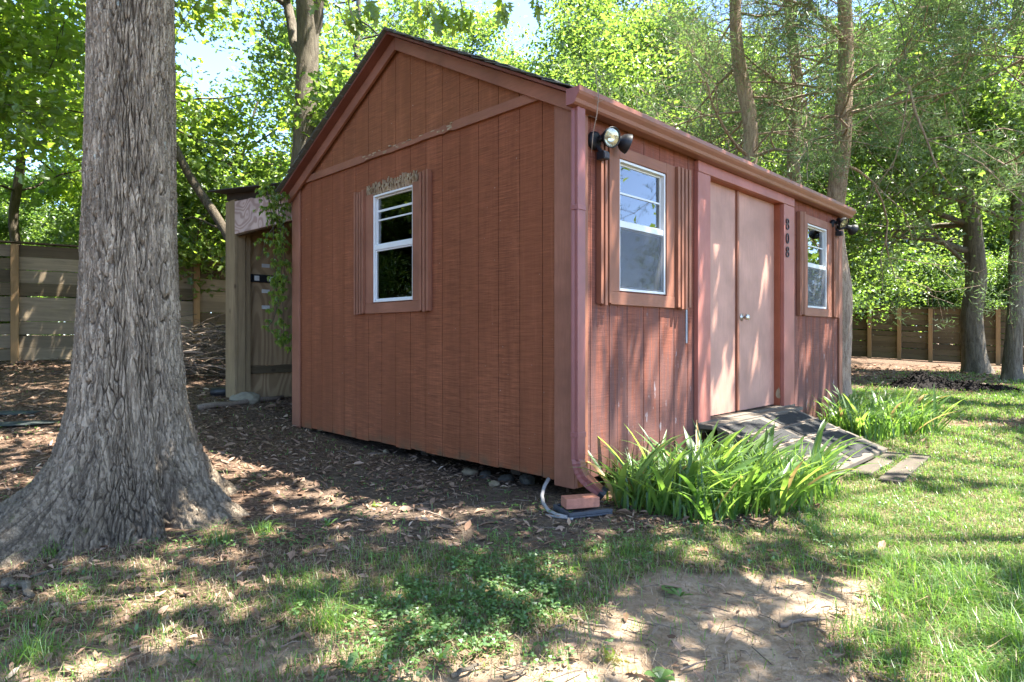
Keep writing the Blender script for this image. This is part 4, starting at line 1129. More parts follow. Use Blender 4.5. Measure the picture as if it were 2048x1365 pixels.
# where the photograph shows sun and where shade (ground positions in metres); crowns overhead keep these gaps open
SUNNY = []   # (x, y, z, radius)
def sunny_px(x, y, r, z=None):
    if z is None: X, Y, Z = groundp(x, y)
    SUNNY.append((X, Y, Z, r))
for x, y, r in [(1700, 1000, .30), (1800, 1010, .30), (1900, 1030, .34), (1990, 1060, .3), (2040, 1000, .35), (1830, 1075, .16), (1950, 1110, .16), (1560, 930, .22), (1630, 960, .26), (1480, 930, .12), (1420, 905, .10),
                (1600, 1148, .075), (1680, 1168, .08), (1570, 1205, .06), (1290, 1285, .09), (1330, 1330, .08), (1380, 1215, .05), (1180, 1095, .07), (1330, 1070, .07), (1250, 1065, .06), (1480, 1075, .07),
                (690, 1008, .10), (640, 990, .07), (860, 1020, .09), (960, 1040, .08), (800, 985, .05), (560, 1000, .05), (370, 1205, .06), (600, 1235, .06), (330, 1260, .05), (560, 1160, .04), (1400, 1150, .05),
                (230, 755, .25), (150, 770, .2), (180, 745, .2), (420, 740, .2), (380, 720, .3), (560, 915, .07), (620, 925, .09), (480, 930, .08), (1980, 800, .5), (2030, 830, .5), (1900, 860, .25), (1760, 775, .3), (1830, 815, .3),
                (1145, 1005, .035), (1920, 950, .2), (1990, 900, .25), (1850, 1180, .08), (1950, 1250, .07), (1780, 1300, .05), (1650, 1220, .05), (1060, 1180, .05), (760, 1050, .05), (1120, 1130, .05), (980, 1165, .04), (1250, 1330, .08), (1460, 1345, .05), (1500, 1060, .05), (1560, 1055, .06)]:
    sunny_px(x, y, r)
def sunny_front(x, y, r, off=0.0):
    u, z = frontp(x, y, off); w = to_world(u, -off); SUNNY.append((w[0], w[1], SZ + z, r))
for y in range(390, 610, 40): sunny_front(1206, y, .05)
for y in range(560, 840, 35): sunny_front(1445, y, .055)
for x, y, r in [(1265, 690, .09), (1300, 720, .09), (1270, 760, .1), (1290, 800, .1), (1335, 690, .07), (1190, 700, .05), (1350, 800, .06), (1230, 640, .06), (1250, 670, .06), (1500, 790, .06), (1520, 800, .06), (1600, 760, .08), (1470, 760, .04), (1155, 600, .035), (1155, 640, .04), (1155, 700, .04), (1185, 880, .07), (1155, 760, .03), (1260, 850, .08), (1310, 640, .05), (1395, 640, .06), (1395, 760, .05)]:
    sunny_front(x, y, r)
rq = np.random.default_rng(17)
for _ in range(60): sunny_px(rq.uniform(0, 1300), 1050 + 315 * rq.random(), rq.uniform(.02, .055))
for _ in range(30): sunny_px(rq.uniform(480, 1080), rq.uniform(930, 1060), rq.uniform(.02, .06))
for _ in range(40): sunny_px(rq.uniform(0, 460), rq.uniform(740, 960), rq.uniform(.03, .12))
for _ in range(25): sunny_px(rq.uniform(1640, 2048), rq.uniform(1130, 1365), rq.uniform(.02, .06))
for _ in range(46):
    p_ = ray(rq.uniform(1300, 1710), rq.uniform(870, 1010), rq.uniform(3.9, 4.5)); SUNNY.append((p_[0], p_[1], p_[2], rq.uniform(.07, .18)))
for _ in range(26): sunny_px(rq.uniform(1680, 2048), rq.uniform(930, 1120), rq.uniform(.08, .25))
for _ in range(14): sunny_px(rq.uniform(1700, 2048), rq.uniform(790, 930), rq.uniform(.1, .4))
SUNNY = np.array(SUNNY)
def shade_clumps(rs, n, h0, h1):
    """extra leaf clumps on the sun's path to places the photograph shows in shade"""
    P = []
    for _ in range(n):
        k = rs.random()
        if k < .27: a = rs.uniform(-2.6, -.3); P.append((OAKX + .3 * math.cos(a), OAKY + .3 * math.sin(a), rs.uniform(.05, 3.2)))
        elif k < .64: x, y, z = groundp(rs.uniform(-40, 1350), rs.uniform(1040, 1380)); P.append((x, y, z))
        elif k < .72: x, y, z = groundp(rs.uniform(430, 1080), rs.uniform(880, 1040)); P.append((x, y, z))
        elif k < .84: u, z = frontp(rs.uniform(1180, 1660), rs.uniform(420, 800)); w = to_world(max(0, min(u, FL)), 0); P.append((w[0], w[1], SZ + min(max(z, .1), 2.2)))
        elif k < .93: x, y, z = groundp(rs.uniform(0, 450), rs.uniform(760, 1000)); P.append((x, y, z))
        else: x, y, z = groundp(rs.uniform(1400, 2000), rs.uniform(1120, 1365)); P.append((x, y, z))
    P = np.array(P); h = rs.uniform(h0, h1, len(P)); return P + SUN * ((h - P[:, 2]) / SUN[2])[:, None] + rs.normal(size=P.shape) * .08
def open_gaps(C, extra=.10, keep_p=0.0, rs=None):
    """drop leaf clumps that would shade the sunny places"""
    C = np.asarray(C); ok = np.ones(len(C), bool)
    for sx_, sy_, sz_, r in SUNNY:
        d = C - np.array([sx_, sy_, sz_]); t = d @ SUN
        perp = np.linalg.norm(d - t[:, None] * SUN, axis=1)
        ok &= ~((t > 0) & (perp < r + extra))
    return ok
def out_of_view(C, margin=.25):
    """True where a point lies above the picture's upper edge (or behind the camera)"""
    C = np.asarray(C)
    return (C[:, 1] < .3) | (C[:, 2] - CAMZ > C[:, 1] * (CY / FPX) + margin) | (np.abs(C[:, 0]) > C[:, 1] * (1024 / FPX) + margin)

def oak_crown():
    T = Tree(3); rs = T.r
    # stem above the detailed trunk and the big limbs, all above the picture
    T.tb.tube([(0.012, 0, 3.5), (.05, .05, 5.0), (.1, .1, 6.5), (0, .2, 9.0)], [.222, .20, .15, .06], 14, False)
    for a in np.arange(0, 2 * np.pi, 2 * np.pi / 11):
        h = rs.uniform(4.6, 8.2); T.limb((.05, .08, h), (math.cos(a), math.sin(a), rs.uniform(.1, .5)), rs.uniform(3.6, 5.4), .085, 2, .1, .14, 8, (4, 6))
    part('branches', T.tb, 'bark_oak', oak, True)['kind'] = 'stuff'
    W = np.array([OAKX, OAKY, 0])
    tips = np.array(T.tips) + W
    # fill the crown evenly so that the yard lies in dappled shade
    extra = np.stack([rs.uniform(-7.5, 3.6, 1500), rs.uniform(-3.0, 9.5, 1500), rs.uniform(5.0, 9.0, 1500)], -1)
    d = np.hypot(extra[:, 0] - OAKX, extra[:, 1] - OAKY); extra = extra[(d < 6.3)]
    sc = shade_clumps(rs, 850, 5.2, 8.6); sc = sc[sc[:, 0] < 2.6]
    C = np.concatenate([tips, extra, sc])
    C = C[out_of_view(C, .5) & (C[:, 1] > 1.5)]; C = C[open_gaps(C)]
    mb = MB(); leaves(mb, C - W, 7, (.16, .16, .09), .19, rs, .65)
    part('crown', mb, 'leaf_oak', oak)
oak_crown()
# the low twig of the oak with big lobed leaves that hangs into the top of the picture
def lobed_outline(L=.17, W=.11):
    h = [(0, 0), (.10, .04), (.20, .20), (.34, .50), (.37, .12), (.50, .22), (.66, .52), (.66, .16), (.78, .18), (.90, .30), (.90, .12), (1.0, 0)]
    return [(x * L, y * W) for x, y in h]
def oak_leaf_mesh(name, mat, curl, seed, L=.17):
    """one lobed leaf: midrib fan with folded halves"""
    h = lobed_outline(L, L * .75); mb = MB(); r2 = np.random.default_rng(seed)
    n = len(h); V = []; xs = [p[0] for p in h]
    cur = lambda x, y: -curl * (x / L) ** 2 * L + abs(y) * .35 + r2.normal() * .002
    for sgn in (1, -1):
        for x, y in h[1:-1]: V.append((x, sgn * y, cur(x, y)))
    m_ = n - 2
    mid = [(0, 0, 0)] + [(x, 0, -curl * (x / L) ** 2 * L) for x, y in h[1:-1]] + [(L, 0, -curl * L)]
    b = 2 * m_
    F = []
    for s_, o in ((0, 0), (1, m_)):
        for k in range(m_ - 1):
            q = [b + k + 1, b + k + 2, o + k + 1, o + k]; F.append(q if s_ == 0 else q[::-1])
        q = [b, b + 1, o]; F.append(q if s_ == 0 else q[::-1]); q = [b + m_, b + m_ + 1, o + m_ - 1]; F.append(q if s_ == 0 else q[::-1])
    mb.poly(V + mid, F)
    mb.a['rnd'] = [np.full(mb.n, r2.uniform(.2, .9))]
    return mb.mesh(name, mat)
OAKLEAF = [oak_leaf_mesh('leaf', 'leaf_near', c, k) for k, c in enumerate((.1, .35, .6, .2, .45, .8))]
def hanging_twig():
    rs = np.random.default_rng(15)
    root_ = link('hanging_branch', None, oak); root_.empty_display_size = .05
    def w(p): return np.array(p) - np.array([OAKX, OAKY, 0])
    for px, y0, dep, n, low in ((700, 20, 3.1, 16, 62), (735, 10, 3.2, 8, 40), (850, -10, 3.0, 14, 60), (880, 20, 3.1, 14, 85), (925, 20, 3.0, 16, 65), (640, -20, 3.2, 5, 22), (1000, -15, 3.2, 8, 40), (1070, -20, 3.3, 8, 30)):
        P = [ray(px - 60, -420, dep + .3), ray(px - 30, -120, dep), ray(px, y0, dep), ray(px + 8, low * .6, dep)]
        mb = MB(); mb.tube([w(p) for p in P], [.008, .005, .003, .0015], 5); part('twig', mb, 'bark_oak', root_)
        for k in range(n):
            s_ = rs.uniform(0, 1); p = P[2] + (P[3] - P[2]) * s_ + rs.normal(size=3) * .02
            o = link('leaf', OAKLEAF[rs.integers(6)], root_, w(p), (rs.uniform(-.6, .6), rs.uniform(.3, 1.6), rs.uniform(0, 6.28))); o.scale = [rs.uniform(.30, .56)] * 3
hanging_twig()

# ------------------------------------------------------------------ cedars behind and beside the shed
def cedar(label, X, Y, r0, lean, seed, H=9.0, first=2.2, sides=(0, 2 * math.pi), n_br=26, blen=(1.6, 3.0), group='cedar trees behind the shed', dens=1.0, low=None):
    z = gz1(X, Y); t = thing('cedar_tree', label, 'tree', (X, Y, z), 0, group)
    mb = MB(); pts, rad = trunk_mesh(mb, (0, 0, -.1), (lean[0], lean[1], H), r0, r0 * .3, 22, 30, .55, .10, seed, .10)
    part('trunk', mb, 'bark_cedar', t, True)
    T = Tree(seed); rs = T.r; live = []
    for k in range(n_br):
        h = rs.uniform(first, H * .95); i = np.searchsorted(pts[:, 2], h); i = min(i, len(pts) - 1)
        a = rs.uniform(*sides); L = rs.uniform(*blen) * (1 - .5 * (h / H))
        n0 = len(T.tips)
        T.limb(pts[i], (math.cos(a), math.sin(a), rs.uniform(-.1, .45)), L, .014 + .016 * rs.random(), 2, -.15, .20, 6, (4, 7), 1.0, .52)
    part('branches', T.tb, 'bark_cedar', t, True)['kind'] = 'stuff'
    tips = np.array(T.tips); hmin = first + .1 if low is None else low
    tips = tips[(rs.random(len(tips)) < dens * .58)]
    W = np.array([X, Y, z]); tips = tips[open_gaps(tips + W, .14)]
    # feathery sprays: many thin pointed needles along each twig tip
    mb = MB(); leaves(mb, tips, 42, (.10, .10, .08), .10, rs, .25, 0, 'needle')
    part('crown', mb, 'cedar_leaf', t)
    return t
cedar('dark forked cedar trunk rising over the middle of the shed gutter', 3.60, 9.2, .150, (-.35, .1), 101, 9, 3.2, dens=.5)
cedar('slim cedar trunk between the forked one and the one at the shed corner', 4.90, 10.6, .150, (-.15, .2), 102, 9, 4.2, dens=.35)
cedar('thick cedar trunk standing right behind the far corner of the shed', 4.90, 9.6, .175, (.05, -.2), 103, 9, 2.9, n_br=28, blen=(1.8, 3.6), dens=.6)
cedar('cedar with long drooping sprays at the top right', 8.1, 8.6, .20, (-.5, .2), 104, 9, 2.9, n_br=36, blen=(2.2, 3.6), dens=.75)

# ------------------------------------------------------------------ oaks by the right fence
def yard_oak(label, X, Y, r0, lean, seed, H, limbs, mat='bark_oak', flare=.55, leafm='leaf_bg_deep', per=20, size=.13, group='oaks by the far fence'):
    z = gz1(X, Y); t = thing('oak_tree', label, 'tree', (X, Y, z), 0, group)
    mb = MB(); pts, rad = trunk_mesh(mb, (0, 0, -.1), (lean[0], lean[1], H), r0, r0 * .45, 30, 46, flare, .16, seed, .07)
    part('trunk', mb, mat, t, True)
    T = Tree(seed)
    for (h, a, el, L, r_) in limbs:
        i = min(np.searchsorted(pts[:, 2], h), len(pts) - 1)
        T.limb(pts[i], (math.cos(a), math.sin(a), el), L, r_, 2, .0, .14, 7, (4, 7), .9, .6)
    part('branches', T.tb, mat, t, True)['kind'] = 'stuff'
    W = np.array([X, Y, z]); tips = np.array(T.tips); tips = tips[open_gaps(tips + W, .1)]
    mb = MB(); leaves(mb, tips, per, (.28, .28, .16), size, T.r, .6, .18, 'lobed'); part('crown', mb, leafm, t)
    return t
lim = lambda r, n, h0, h1, L0, L1, rr: [(r.uniform(h0, h1), r.uniform(0, 6.28), r.uniform(.0, .6), r.uniform(L0, L1), rr) for _ in range(n)]
r0_ = np.random.default_rng(55)
yard_oak('thick dark oak trunk by the right fence with a flared foot', 12.0, 16.3, .265, (-.35, .2), 111, 10, [(3.0, 3.0, .12, 4.5, .09), (2.6, 3.4, .05, 3.6, .06), (4.4, 2.7, .3, 4, .09)] + lim(r0_, 10, 3.4, 9, 2.6, 4.2, .08))
yard_oak('slimmer grey oak trunk just right of the thick dark one', 11.15, 14.1, .165, (.30, .1), 112, 10, [(3.4, 3.3, .2, 3, .06)] + lim(r0_, 10, 3.6, 9, 2.2, 3.6, .06), 'bark_oak', .45)

# ------------------------------------------------------------------ trees at the left
def slim_tree(label, P, mat, H, r0, r1, lean, seed, limbs, leafm, per, size, name='maple_tree', fl=.4, sig=(.26, .26, .14), group=None, shape='lobed'):
    z = gz1(*P); t = thing(name, label, 'tree', (P[0], P[1], z), 0, group)
    mb = MB(); pts, rad = trunk_mesh(mb, (0, 0, -.1), (lean[0], lean[1], H), r0, r1, 16, 28, fl, .10, seed, .07); part('trunk', mb, mat, t, True)
    T = Tree(seed)
    for (h, a, el, L, r_) in limbs:
        i = min(np.searchsorted(pts[:, 2], h), len(pts) - 1); T.limb(pts[i], (math.cos(a), math.sin(a), el), L, r_, 2, .0, .16, 6, (4, 6), .9, .6)
    part('branches', T.tb, mat, t, True)['kind'] = 'stuff'
    tips = np.array(T.tips)
    W = np.array([P[0], P[1], z]); tips = tips[open_gaps(tips + W, .08)]
    mb = MB(); leaves(mb, tips, per, sig, size, T.r, .6, .18, shape); part('crown', mb, leafm, t)
    return t
slim_tree('grey trunk rising behind the left slope of the shed roof', (-3.2, 9.5), 'bark_oak', 9, .185, .14, (.05, .1), 121, [(4.6, 2.2, 1.4, 4, .10), (4.7, .6, 1.6, 4, .10), (3.45, .2, .5, .9, .04)] + lim(r0_, 5, 5.2, 8.5, 2, 3, .05), 'leaf_bg', 12, .13)
slim_tree('thin dark trunk beyond the left fence, left of the big oak', (-10.05, 12.9), 'bark_dark', 9, .10, .05, (-.1, .1), 122, [(3.9, .1, .25, 2.6, .03), (3.2, 2.6, .4, 2.2, .03), (4.6, .5, .3, 2.6, .03)] + lim(r0_, 12, 2.8, 8, 1.6, 2.8, .025), 'leaf_maple', 16, .14)
slim_tree('dark slanting trunk leaning left above the lean-to roof', (-2.9, 8.75), 'bark_dark', 6.6, .085, .035, (-4.0, 1.6), 123, [(2.2, 2.4, .1, 1.8, .02), (3.2, 2.8, .5, 2, .025), (4.2, 1.2, .8, 2, .02), (4.9, 3.0, .5, 2, .02)] + lim(r0_, 4, 3, 6, 1.4, 2, .018), 'leaf_maple', 9, .12)
slim_tree('slim bare-limbed tree seen left of the roof peak', (-4.3, 16.8), 'bark_oak', 11, .14, .05, (.2, 0), 124, lim(r0_, 14, 3.5, 10, 1.8, 3, .03), 'leaf_bg', 7, .12)
slim_tree('young tree with an arching grey limb between the big oak and the lean-to', (-6.6, 12.1), 'bark_oak', 5, .05, .02, (1.6, .4), 125, lim(r0_, 8, 1.5, 4.6, 1.2, 2.0, .02), 'leaf_bg', 14, .12)
slim_tree('low maple spray hanging at the far left edge', (-7.9, 8.3), 'bark_dark', 6.5, .07, .03, (-.6, .2), 126, [(3.2, 5.6, .1, 2.2, .02), (3.6, 5.9, .05, 2.4, .02), (4.3, 5.5, .1, 2.4, .02), (4.0, .3, .2, 1.6, .02), (4.9, 5.2, .2, 2.2, .02)], 'leaf_maple', 15, .13)

# ------------------------------------------------------------------ wood beyond the fences: three crowns shared by many trees
def crown_mesh(seed, n_limb, H, spread, per, size, z0):
    T = Tree(seed); rs = T.r
    for k in range(n_limb):
        h = z0 + (H - z0) * (k + rs.random()) / n_limb; a = rs.uniform(0, 2 * np.pi)
        L = spread * (1 - .55 * ((h - z0) / (H - z0)) ** 2) * rs.uniform(.75, 1.1)
        T.limb((0, 0, h * .92), (math.cos(a), math.sin(a), rs.uniform(.05, .5)), L, .05, 2, 0, .16, 4, (4, 7), .95, .58)
    mb = MB(); leaves(mb, np.array(T.tips), per, (.34, .34, .2), size, rs, .6)
    return T.tb, mb
BG = []
# fewer leaves per clump let the sky through
for sd, nl, H, sp, per, size, z0, mt in ((201, 28, 10.5, 3.4, 13, .15, 1.4, 'leaf_bg'), (202, 32, 12.5, 3.8, 13, .15, 2.0, 'leaf_bg'), (203, 24, 7.5, 3.0, 20, .14, .5, 'leaf_bg_deep')):
    tb, mb = crown_mesh(sd, nl, H, sp, per, size, z0)
    tm = MB(); trunk_mesh(tm, (0, 0, -.2), (.1, .1, H * .93), .17, .04, 12, 18, .5, .12, sd)
    BG.append((tm.mesh('trunk', 'bark_oak', True), tb.mesh('branches', 'bark_oak', True), mb.mesh('crown', mt)))
PALE_T = MB(); trunk_mesh(PALE_T, (0, 0, -.2), (.3, .1, 11), .30, .12, 14, 20, .4, .2, 9); PALE_T = PALE_T.mesh('trunk', 'bark_pale', True)
def wood_tree(k, X, Y, s, rz, label, group, pale=False):
    t = thing('broadleaf_tree', label, 'tree', (X, Y, gz1(X, Y)), rz, group); t.scale = (s, s, s * 1.0)
    link('trunk', PALE_T if pale else BG[k][0], t); b = link('branches', BG[k][1], t); b['kind'] = 'stuff'; link('crown', BG[k][2], t); return t
rb = np.random.default_rng(77)
LW = 'green tree of the wood behind the left fence'; RW = 'green tree of the wood behind the right fence'; MW = 'green tree of the wood rising beyond the shed roof'
WOOD = {LW: [], RW: [], MW: []}
def label_wood():
    """tell the trees of each wood apart by their order along it and by how near they stand"""
    nth = ['leftmost', 'second', 'third', 'fourth', 'fifth', 'sixth', 'seventh', 'eighth', 'ninth', 'tenth', 'eleventh', 'twelfth', 'thirteenth', 'rightmost']
    for base, L in WOOD.items():
        L.sort(key=lambda e: e[0])
        for i, (q, Y, s, o) in enumerate(L):
            kind = 'low bushy' if s < .6 else ('tall' if s > .95 else 'middling')
            pos = 'rightmost' if i == len(L) - 1 else ('leftmost' if i == 0 else nth[i] + ' from the left')
            o['label'] = '%s %s, %s' % (kind, base, pos)
for X, Y, s, k in ((-14.5, 17, .62, 2), (-11.6, 19.5, .70, 2), (-19, 20, .8, 2), (-8.4, 18.0, .66, 2), (-16, 26, .8, 0), (-22, 27, .8, 2), (-6.4, 21.5, .72, 2), (-10, 27, .72, 0), (-26, 25, .9, 2), (-12.6, 14.6, .42, 2), (-6.9, 15.0, .48, 2), (-9.9, 16.0, .45, 2), (-5.0, 13.4, .42, 2), (-4.6, 26, .8, 1)):
    WOOD[LW].append((X / Y, Y, s, wood_tree(k, X, Y, s, rb.uniform(0, 6.28), LW, 'trees of the wood behind the left fence')))
for X, Y, s, k in ((-2.2, 25, 1.0, 1), (.2, 21.5, .92, 0), (3.4, 24, 1.05, 1), (6.4, 21.5, 1.0, 0), (1.8, 30, 1.2, 0), (5.6, 31, 1.2, 1), (2.9, 17.5, .8, 1), (5.9, 17.4, .8, 0), (-5.2, 29, 1.15, 1)):
    WOOD[MW].append((X / Y, Y, s, wood_tree(k, X, Y, s, rb.uniform(0, 6.28), MW, 'trees of the wood beyond the shed')))
for X, Y, s, k in ((9.6, 25, .9, 2), (11.4, 28.5, .95, 0), (14.6, 27.5, .85, 2), (17.2, 30.5, 1.0, 1), (19.9, 25.5, .85, 2), (22.4, 29, 1.0, 0), (13.4, 36, 1.15, 1), (25.5, 25, .9, 2), (25.5, 36, 1.2, 1), (18.0, 22.6, .5, 2), (31, 31, 1.2, 0), (16.3, 24.9, .5, 2), (13.3, 25.9, .55, 2), (10.4, 26.6, .55, 2)):
    WOOD[RW].append((X / Y, Y, s, wood_tree(k, X, Y, s, rb.uniform(0, 6.28), RW, 'trees of the wood behind the right fence')))
for X, Y, s, k in ((-10.5, 6.0, .72, 2), (-13, 7.6, .95, 0), (-15.5, 5.0, .9, 1), (-8, -9, .9, 2)):
    wood_tree(k, X, Y, s, rb.uniform(0, 6.28), 'leafy tree beside the yard mirrored in a shed window', 'trees mirrored in the windows')
label_wood()
wood_tree(0, 15.6, 25.8, .8, 1.0, 'pale grey trunk standing just behind the right fence', None, True)
wood_tree(1, 19.6, 28.6, .7, 2.0, 'smaller pale trunk farther behind the right fence', None, True)
# a far belt of trees closing the view
def far_wood():
    rs = np.random.default_rng(5); n = 5200
    a = rs.uniform(-1.25, 1.25, n); d = rs.uniform(40, 54, n); h = rs.beta(1.2, 1.3, n) * (8 + 5 * sstep(-.2, .6, a) + 2.5 * np.sin(a * 9) + 2 * np.sin(a * 23 + 1))
    C = np.stack([np.sin(a) * d, np.cos(a) * d, .5 + h], -1)
    mb = MB(); leaves(mb, C, 7, (.9, .9, .6), .55, rs, .5)
    o = part('far_wood', mb, 'leaf_bg', None); o['kind'] = 'stuff'; o['label'] = 'mass of far woodland closing the view behind the fences'; o['category'] = 'woodland'
far_wood()

# ------------------------------------------------------------------ shade tree right of the picture, whose dappled shade lies over yard and front wall
def shade_tree():
    X, Y = 7.4, 3.6; z = gz1(X, Y)
    t = thing('oak_tree', 'spreading oak at the right that throws dappled shade on the yard and shed front', 'tree', (X, Y, z))
    mb = MB(); pts, rad = trunk_mesh(mb, (0, 0, -.1), (-.2, .2, 9), .25, .1, 18, 24, .6, .12, 131); part('trunk', mb, 'bark_oak', t, True)
    T = Tree(131); rs = T.r
    for a in np.arange(0, 2 * np.pi, 2 * np.pi / 12):
        T.limb((-.1, .1, rs.uniform(4.4, 7)), (math.cos(a), math.sin(a), rs.uniform(.1, .6)), rs.uniform(3, 4.6), .07, 2, .1, .14, 6, (4, 6))
    part('branches', T.tb, 'bark_oak', t, True)['kind'] = 'stuff'
    W = np.array([X, Y, z]); tips = np.array(T.tips) + W
    n = 1500; ex = np.stack([rs.uniform(2.6, 12.5, n), rs.uniform(-3.5, 10.0, n), rs.uniform(4.8, 8.6, n)], -1)
    ex = ex[np.hypot(ex[:, 0] - X, ex[:, 1] - Y) < 5.8]
    sc = shade_clumps(rs, 850, 5.0, 8.4); sc = sc[sc[:, 0] >= 2.6]
    C = np.concatenate([tips, ex, sc]); C = C[out_of_view(C, .4) & (C[:, 1] > 1.5)]; C = C[open_gaps(C)]
    mb = MB(); leaves(mb, C - W, 7, (.16, .16, .09), .19, rs, .65); part('crown', mb, 'leaf_oak', t)
shade_tree()

# ------------------------------------------------------------------ vine, brush pile, mulch
def blade_leaf(name, mat, seed, L=.07):
    r2 = np.random.default_rng(seed); mb = MB()
    # palmate leaf of five leaflets
    for a in (-1.15, -.6, 0, .6, 1.15):
        l = L * (1 - .25 * abs(a)); c, s_ = math.cos(a), math.sin(a)
        P = [(0, 0, 0), (l * .5, l * .20, .012), (l, 0, -.3 * l), (l * .5, -l * .20, .012)]
        mb.add([(x * c - y * s_, x * s_ + y * c, z) for x, y, z in P], [(0, 1, 2), (0, 2, 3)], rnd=r2.uniform(.1, 1))
    return mb.mesh(name, mat)
VL = [blade_leaf('leaf', 'vine_leaf', k) for k in range(5)]
def vine():
    rs = np.random.default_rng(19)
    w = to_world(-.05, 3.80)
    t = thing('vine', 'green creeper hanging from the roof corner down over the lean-to opening', 'creeper', (w[0], w[1], 0))
    O = np.array([w[0], w[1], 0]); D = float(w[1])
    def P(x, y, d=0): return ray(x, y, D + d) - O
    stems = [[(548, 372), (556, 420), (563, 490), (561, 560), (566, 640), (568, 690)], [(535, 380), (549, 440), (553, 520), (556, 600)], [(556, 370), (570, 430), (572, 520), (568, 590)], [(548, 450), (532, 480), (524, 512)], [(557, 540), (553, 585), (551, 615)], [(556, 600), (548, 640), (537, 655)]]
    n = 0
    for si, s_ in enumerate(stems):
        pts = np.array([P(x + rs.normal() * 2, y, rs.normal() * .03 - .05) for x, y in s_])
        mb = MB(); mb.tube(pts, np.linspace(.006, .002, len(pts)), 5); part('stem', mb, 'bark_dark', t)
        k = (95, 60, 40, 14, 14, 14)[si]
        for _ in range(k):
            q = rs.uniform(0, len(pts) - 1.001); i = int(q); p = pts[i] + (pts[i + 1] - pts[i]) * (q - i) + rs.normal(size=3) * np.array([.045, .05, .03]) * (1.4 if q < 2 else .8)
            o = link('leaf', VL[rs.integers(5)], t, p, (rs.uniform(-.5, .5), rs.uniform(.5, 1.5), rs.uniform(-2.6, -.6))); o.scale = [rs.uniform(.5, 1.05)] * 3; n += 1
    for _ in range(60):
        p = P(rs.uniform(515, 575), rs.uniform(358, 392), rs.normal() * .12)
        o = link('leaf', VL[rs.integers(5)], t, p, (rs.uniform(-.5, .5), rs.uniform(.2, 1.3), rs.uniform(-3.1, 0))); o.scale = [rs.uniform(.6, 1.1)] * 3
vine()
def brush_pile():
    rs = np.random.default_rng(23); c = np.array([-4.75, 9.3]); z0 = gz1(*c)
    t = thing('brush_pile', 'heap of dry sticks and cut branches between the big oak and the lean-to', 'brush pile', (c[0], c[1], z0))
    for k in range(120):
        a = rs.uniform(-.5, .5) + (math.pi if rs.random() < .5 else 0); L = rs.uniform(.5, 1.7); hh = rs.beta(1.2, 2.2) * .85
        p0 = np.array([rs.uniform(-1.3, 1.1) * (1 - hh * .5), rs.uniform(-.7, .7) * (1 - hh * .6), hh])
        d = np.array([math.cos(a), math.sin(a) * .7, rs.uniform(-.25, .3)]); pts = [p0 + d * L * (i / 5 - .5) + rs.normal(size=3) * .03 for i in range(6)]
        pts = np.array(pts); pts[:, 2] = np.maximum(pts[:, 2], .01)
        r_ = rs.choice([.006, .010, .016, .026], p=[.35, .35, .2, .1]); mb = MB(); mb.tube(pts, np.linspace(r_, r_ * .5, 6), 5)
        for q in range(2):
            i = rs.integers(1, 5); e = pts[i] + rs.normal(size=3) * np.array([.18, .12, .12]); mb.tube([pts[i], (pts[i] + e) / 2 + rs.normal(size=3) * .02, e], [r_ * .5, r_ * .4, .002], 4)
        part('branch', mb, 'dry_stick' if rs.random() < .55 else 'bark_dark', t)
    mb = MB()
    for k in range(900):
        hh = rs.beta(1, 2.4) * .85; p = np.array([rs.uniform(-1.6, 1.3) * (1 - hh * .5), rs.uniform(-.8, .8) * (1 - hh * .6), hh + .02]); d = rs.normal(size=3) * np.array([.22, .18, .09])
        mb.tube([p, p + d * .5 + rs.normal(size=3) * .02, p + d], [.005, .004, .002], 3, False)
    part('fine_twigs', mb, 'bark_dark', t)['kind'] = 'stuff'
brush_pile()
def mulch_pile():
    X, Y, Z = groundp(1890, 780); n = 60
    t = thing('mulch_pile', 'long low heap of black mulch on the grass before the right fence', 'mulch pile', (X, Y, Z))
    a = np.linspace(-1.15, 1.15, 90); b = np.linspace(-.5, .5, 40); A, B = np.meshgrid(a, b, indexing='ij')
    prof = np.exp(-((A + .42) / .34) ** 2) * .26 + .15 * np.exp(-((A - .25) / .42) ** 2) + .07 * np.exp(-((A - .85) / .25) ** 2)
    h = prof * np.exp(-(B / .26) ** 2) * 1.15 + (fbm(A * 9, B * 9, 3) - .5) * .10 * np.clip(prof * 8, 0, 1) * np.exp(-(B / .35) ** 2) - .02
    mb = MB(); i = np.arange(89)[:, None] * 40; j = np.arange(39)[None, :]
    ca, sa = math.cos(-.35), math.sin(-.35)
    GX = ca * A - sa * B; GY = sa * A + ca * B; G = gz(X + GX, Y + GY) - Z
    mb.add(np.stack([GX, GY, G + h], -1).reshape(-1, 3), np.stack([i + j, i + 40 + j, i + 41 + j, i + 1 + j], -1).reshape(-1, 4))
    part('heap', mb, 'mulch', t)
    rs = np.random.default_rng(4); mb = MB()
    for k in range(1400):
        ia, ib = rs.integers(0, 90), int(np.clip(rs.normal(20, 7), 0, 39)); p = np.array([GX[ia, ib], GY[ia, ib], G[ia, ib] + max(h[ia, ib], 0) + .005]); d = rs.normal(size=3) * .03; d[2] *= .5; s_ = np.cross(d, (0, 0, 1)); s_ *= .009 / (np.linalg.norm(s_) + 1e-6)
        mb.add([p - d - s_, p + d - s_, p + d + s_, p - d + s_ + (0, 0, .008)], [(0, 1, 2, 3)])
    part('mulch_chips', mb, 'mulch', t)['kind'] = 'stuff'
mulch_pile()

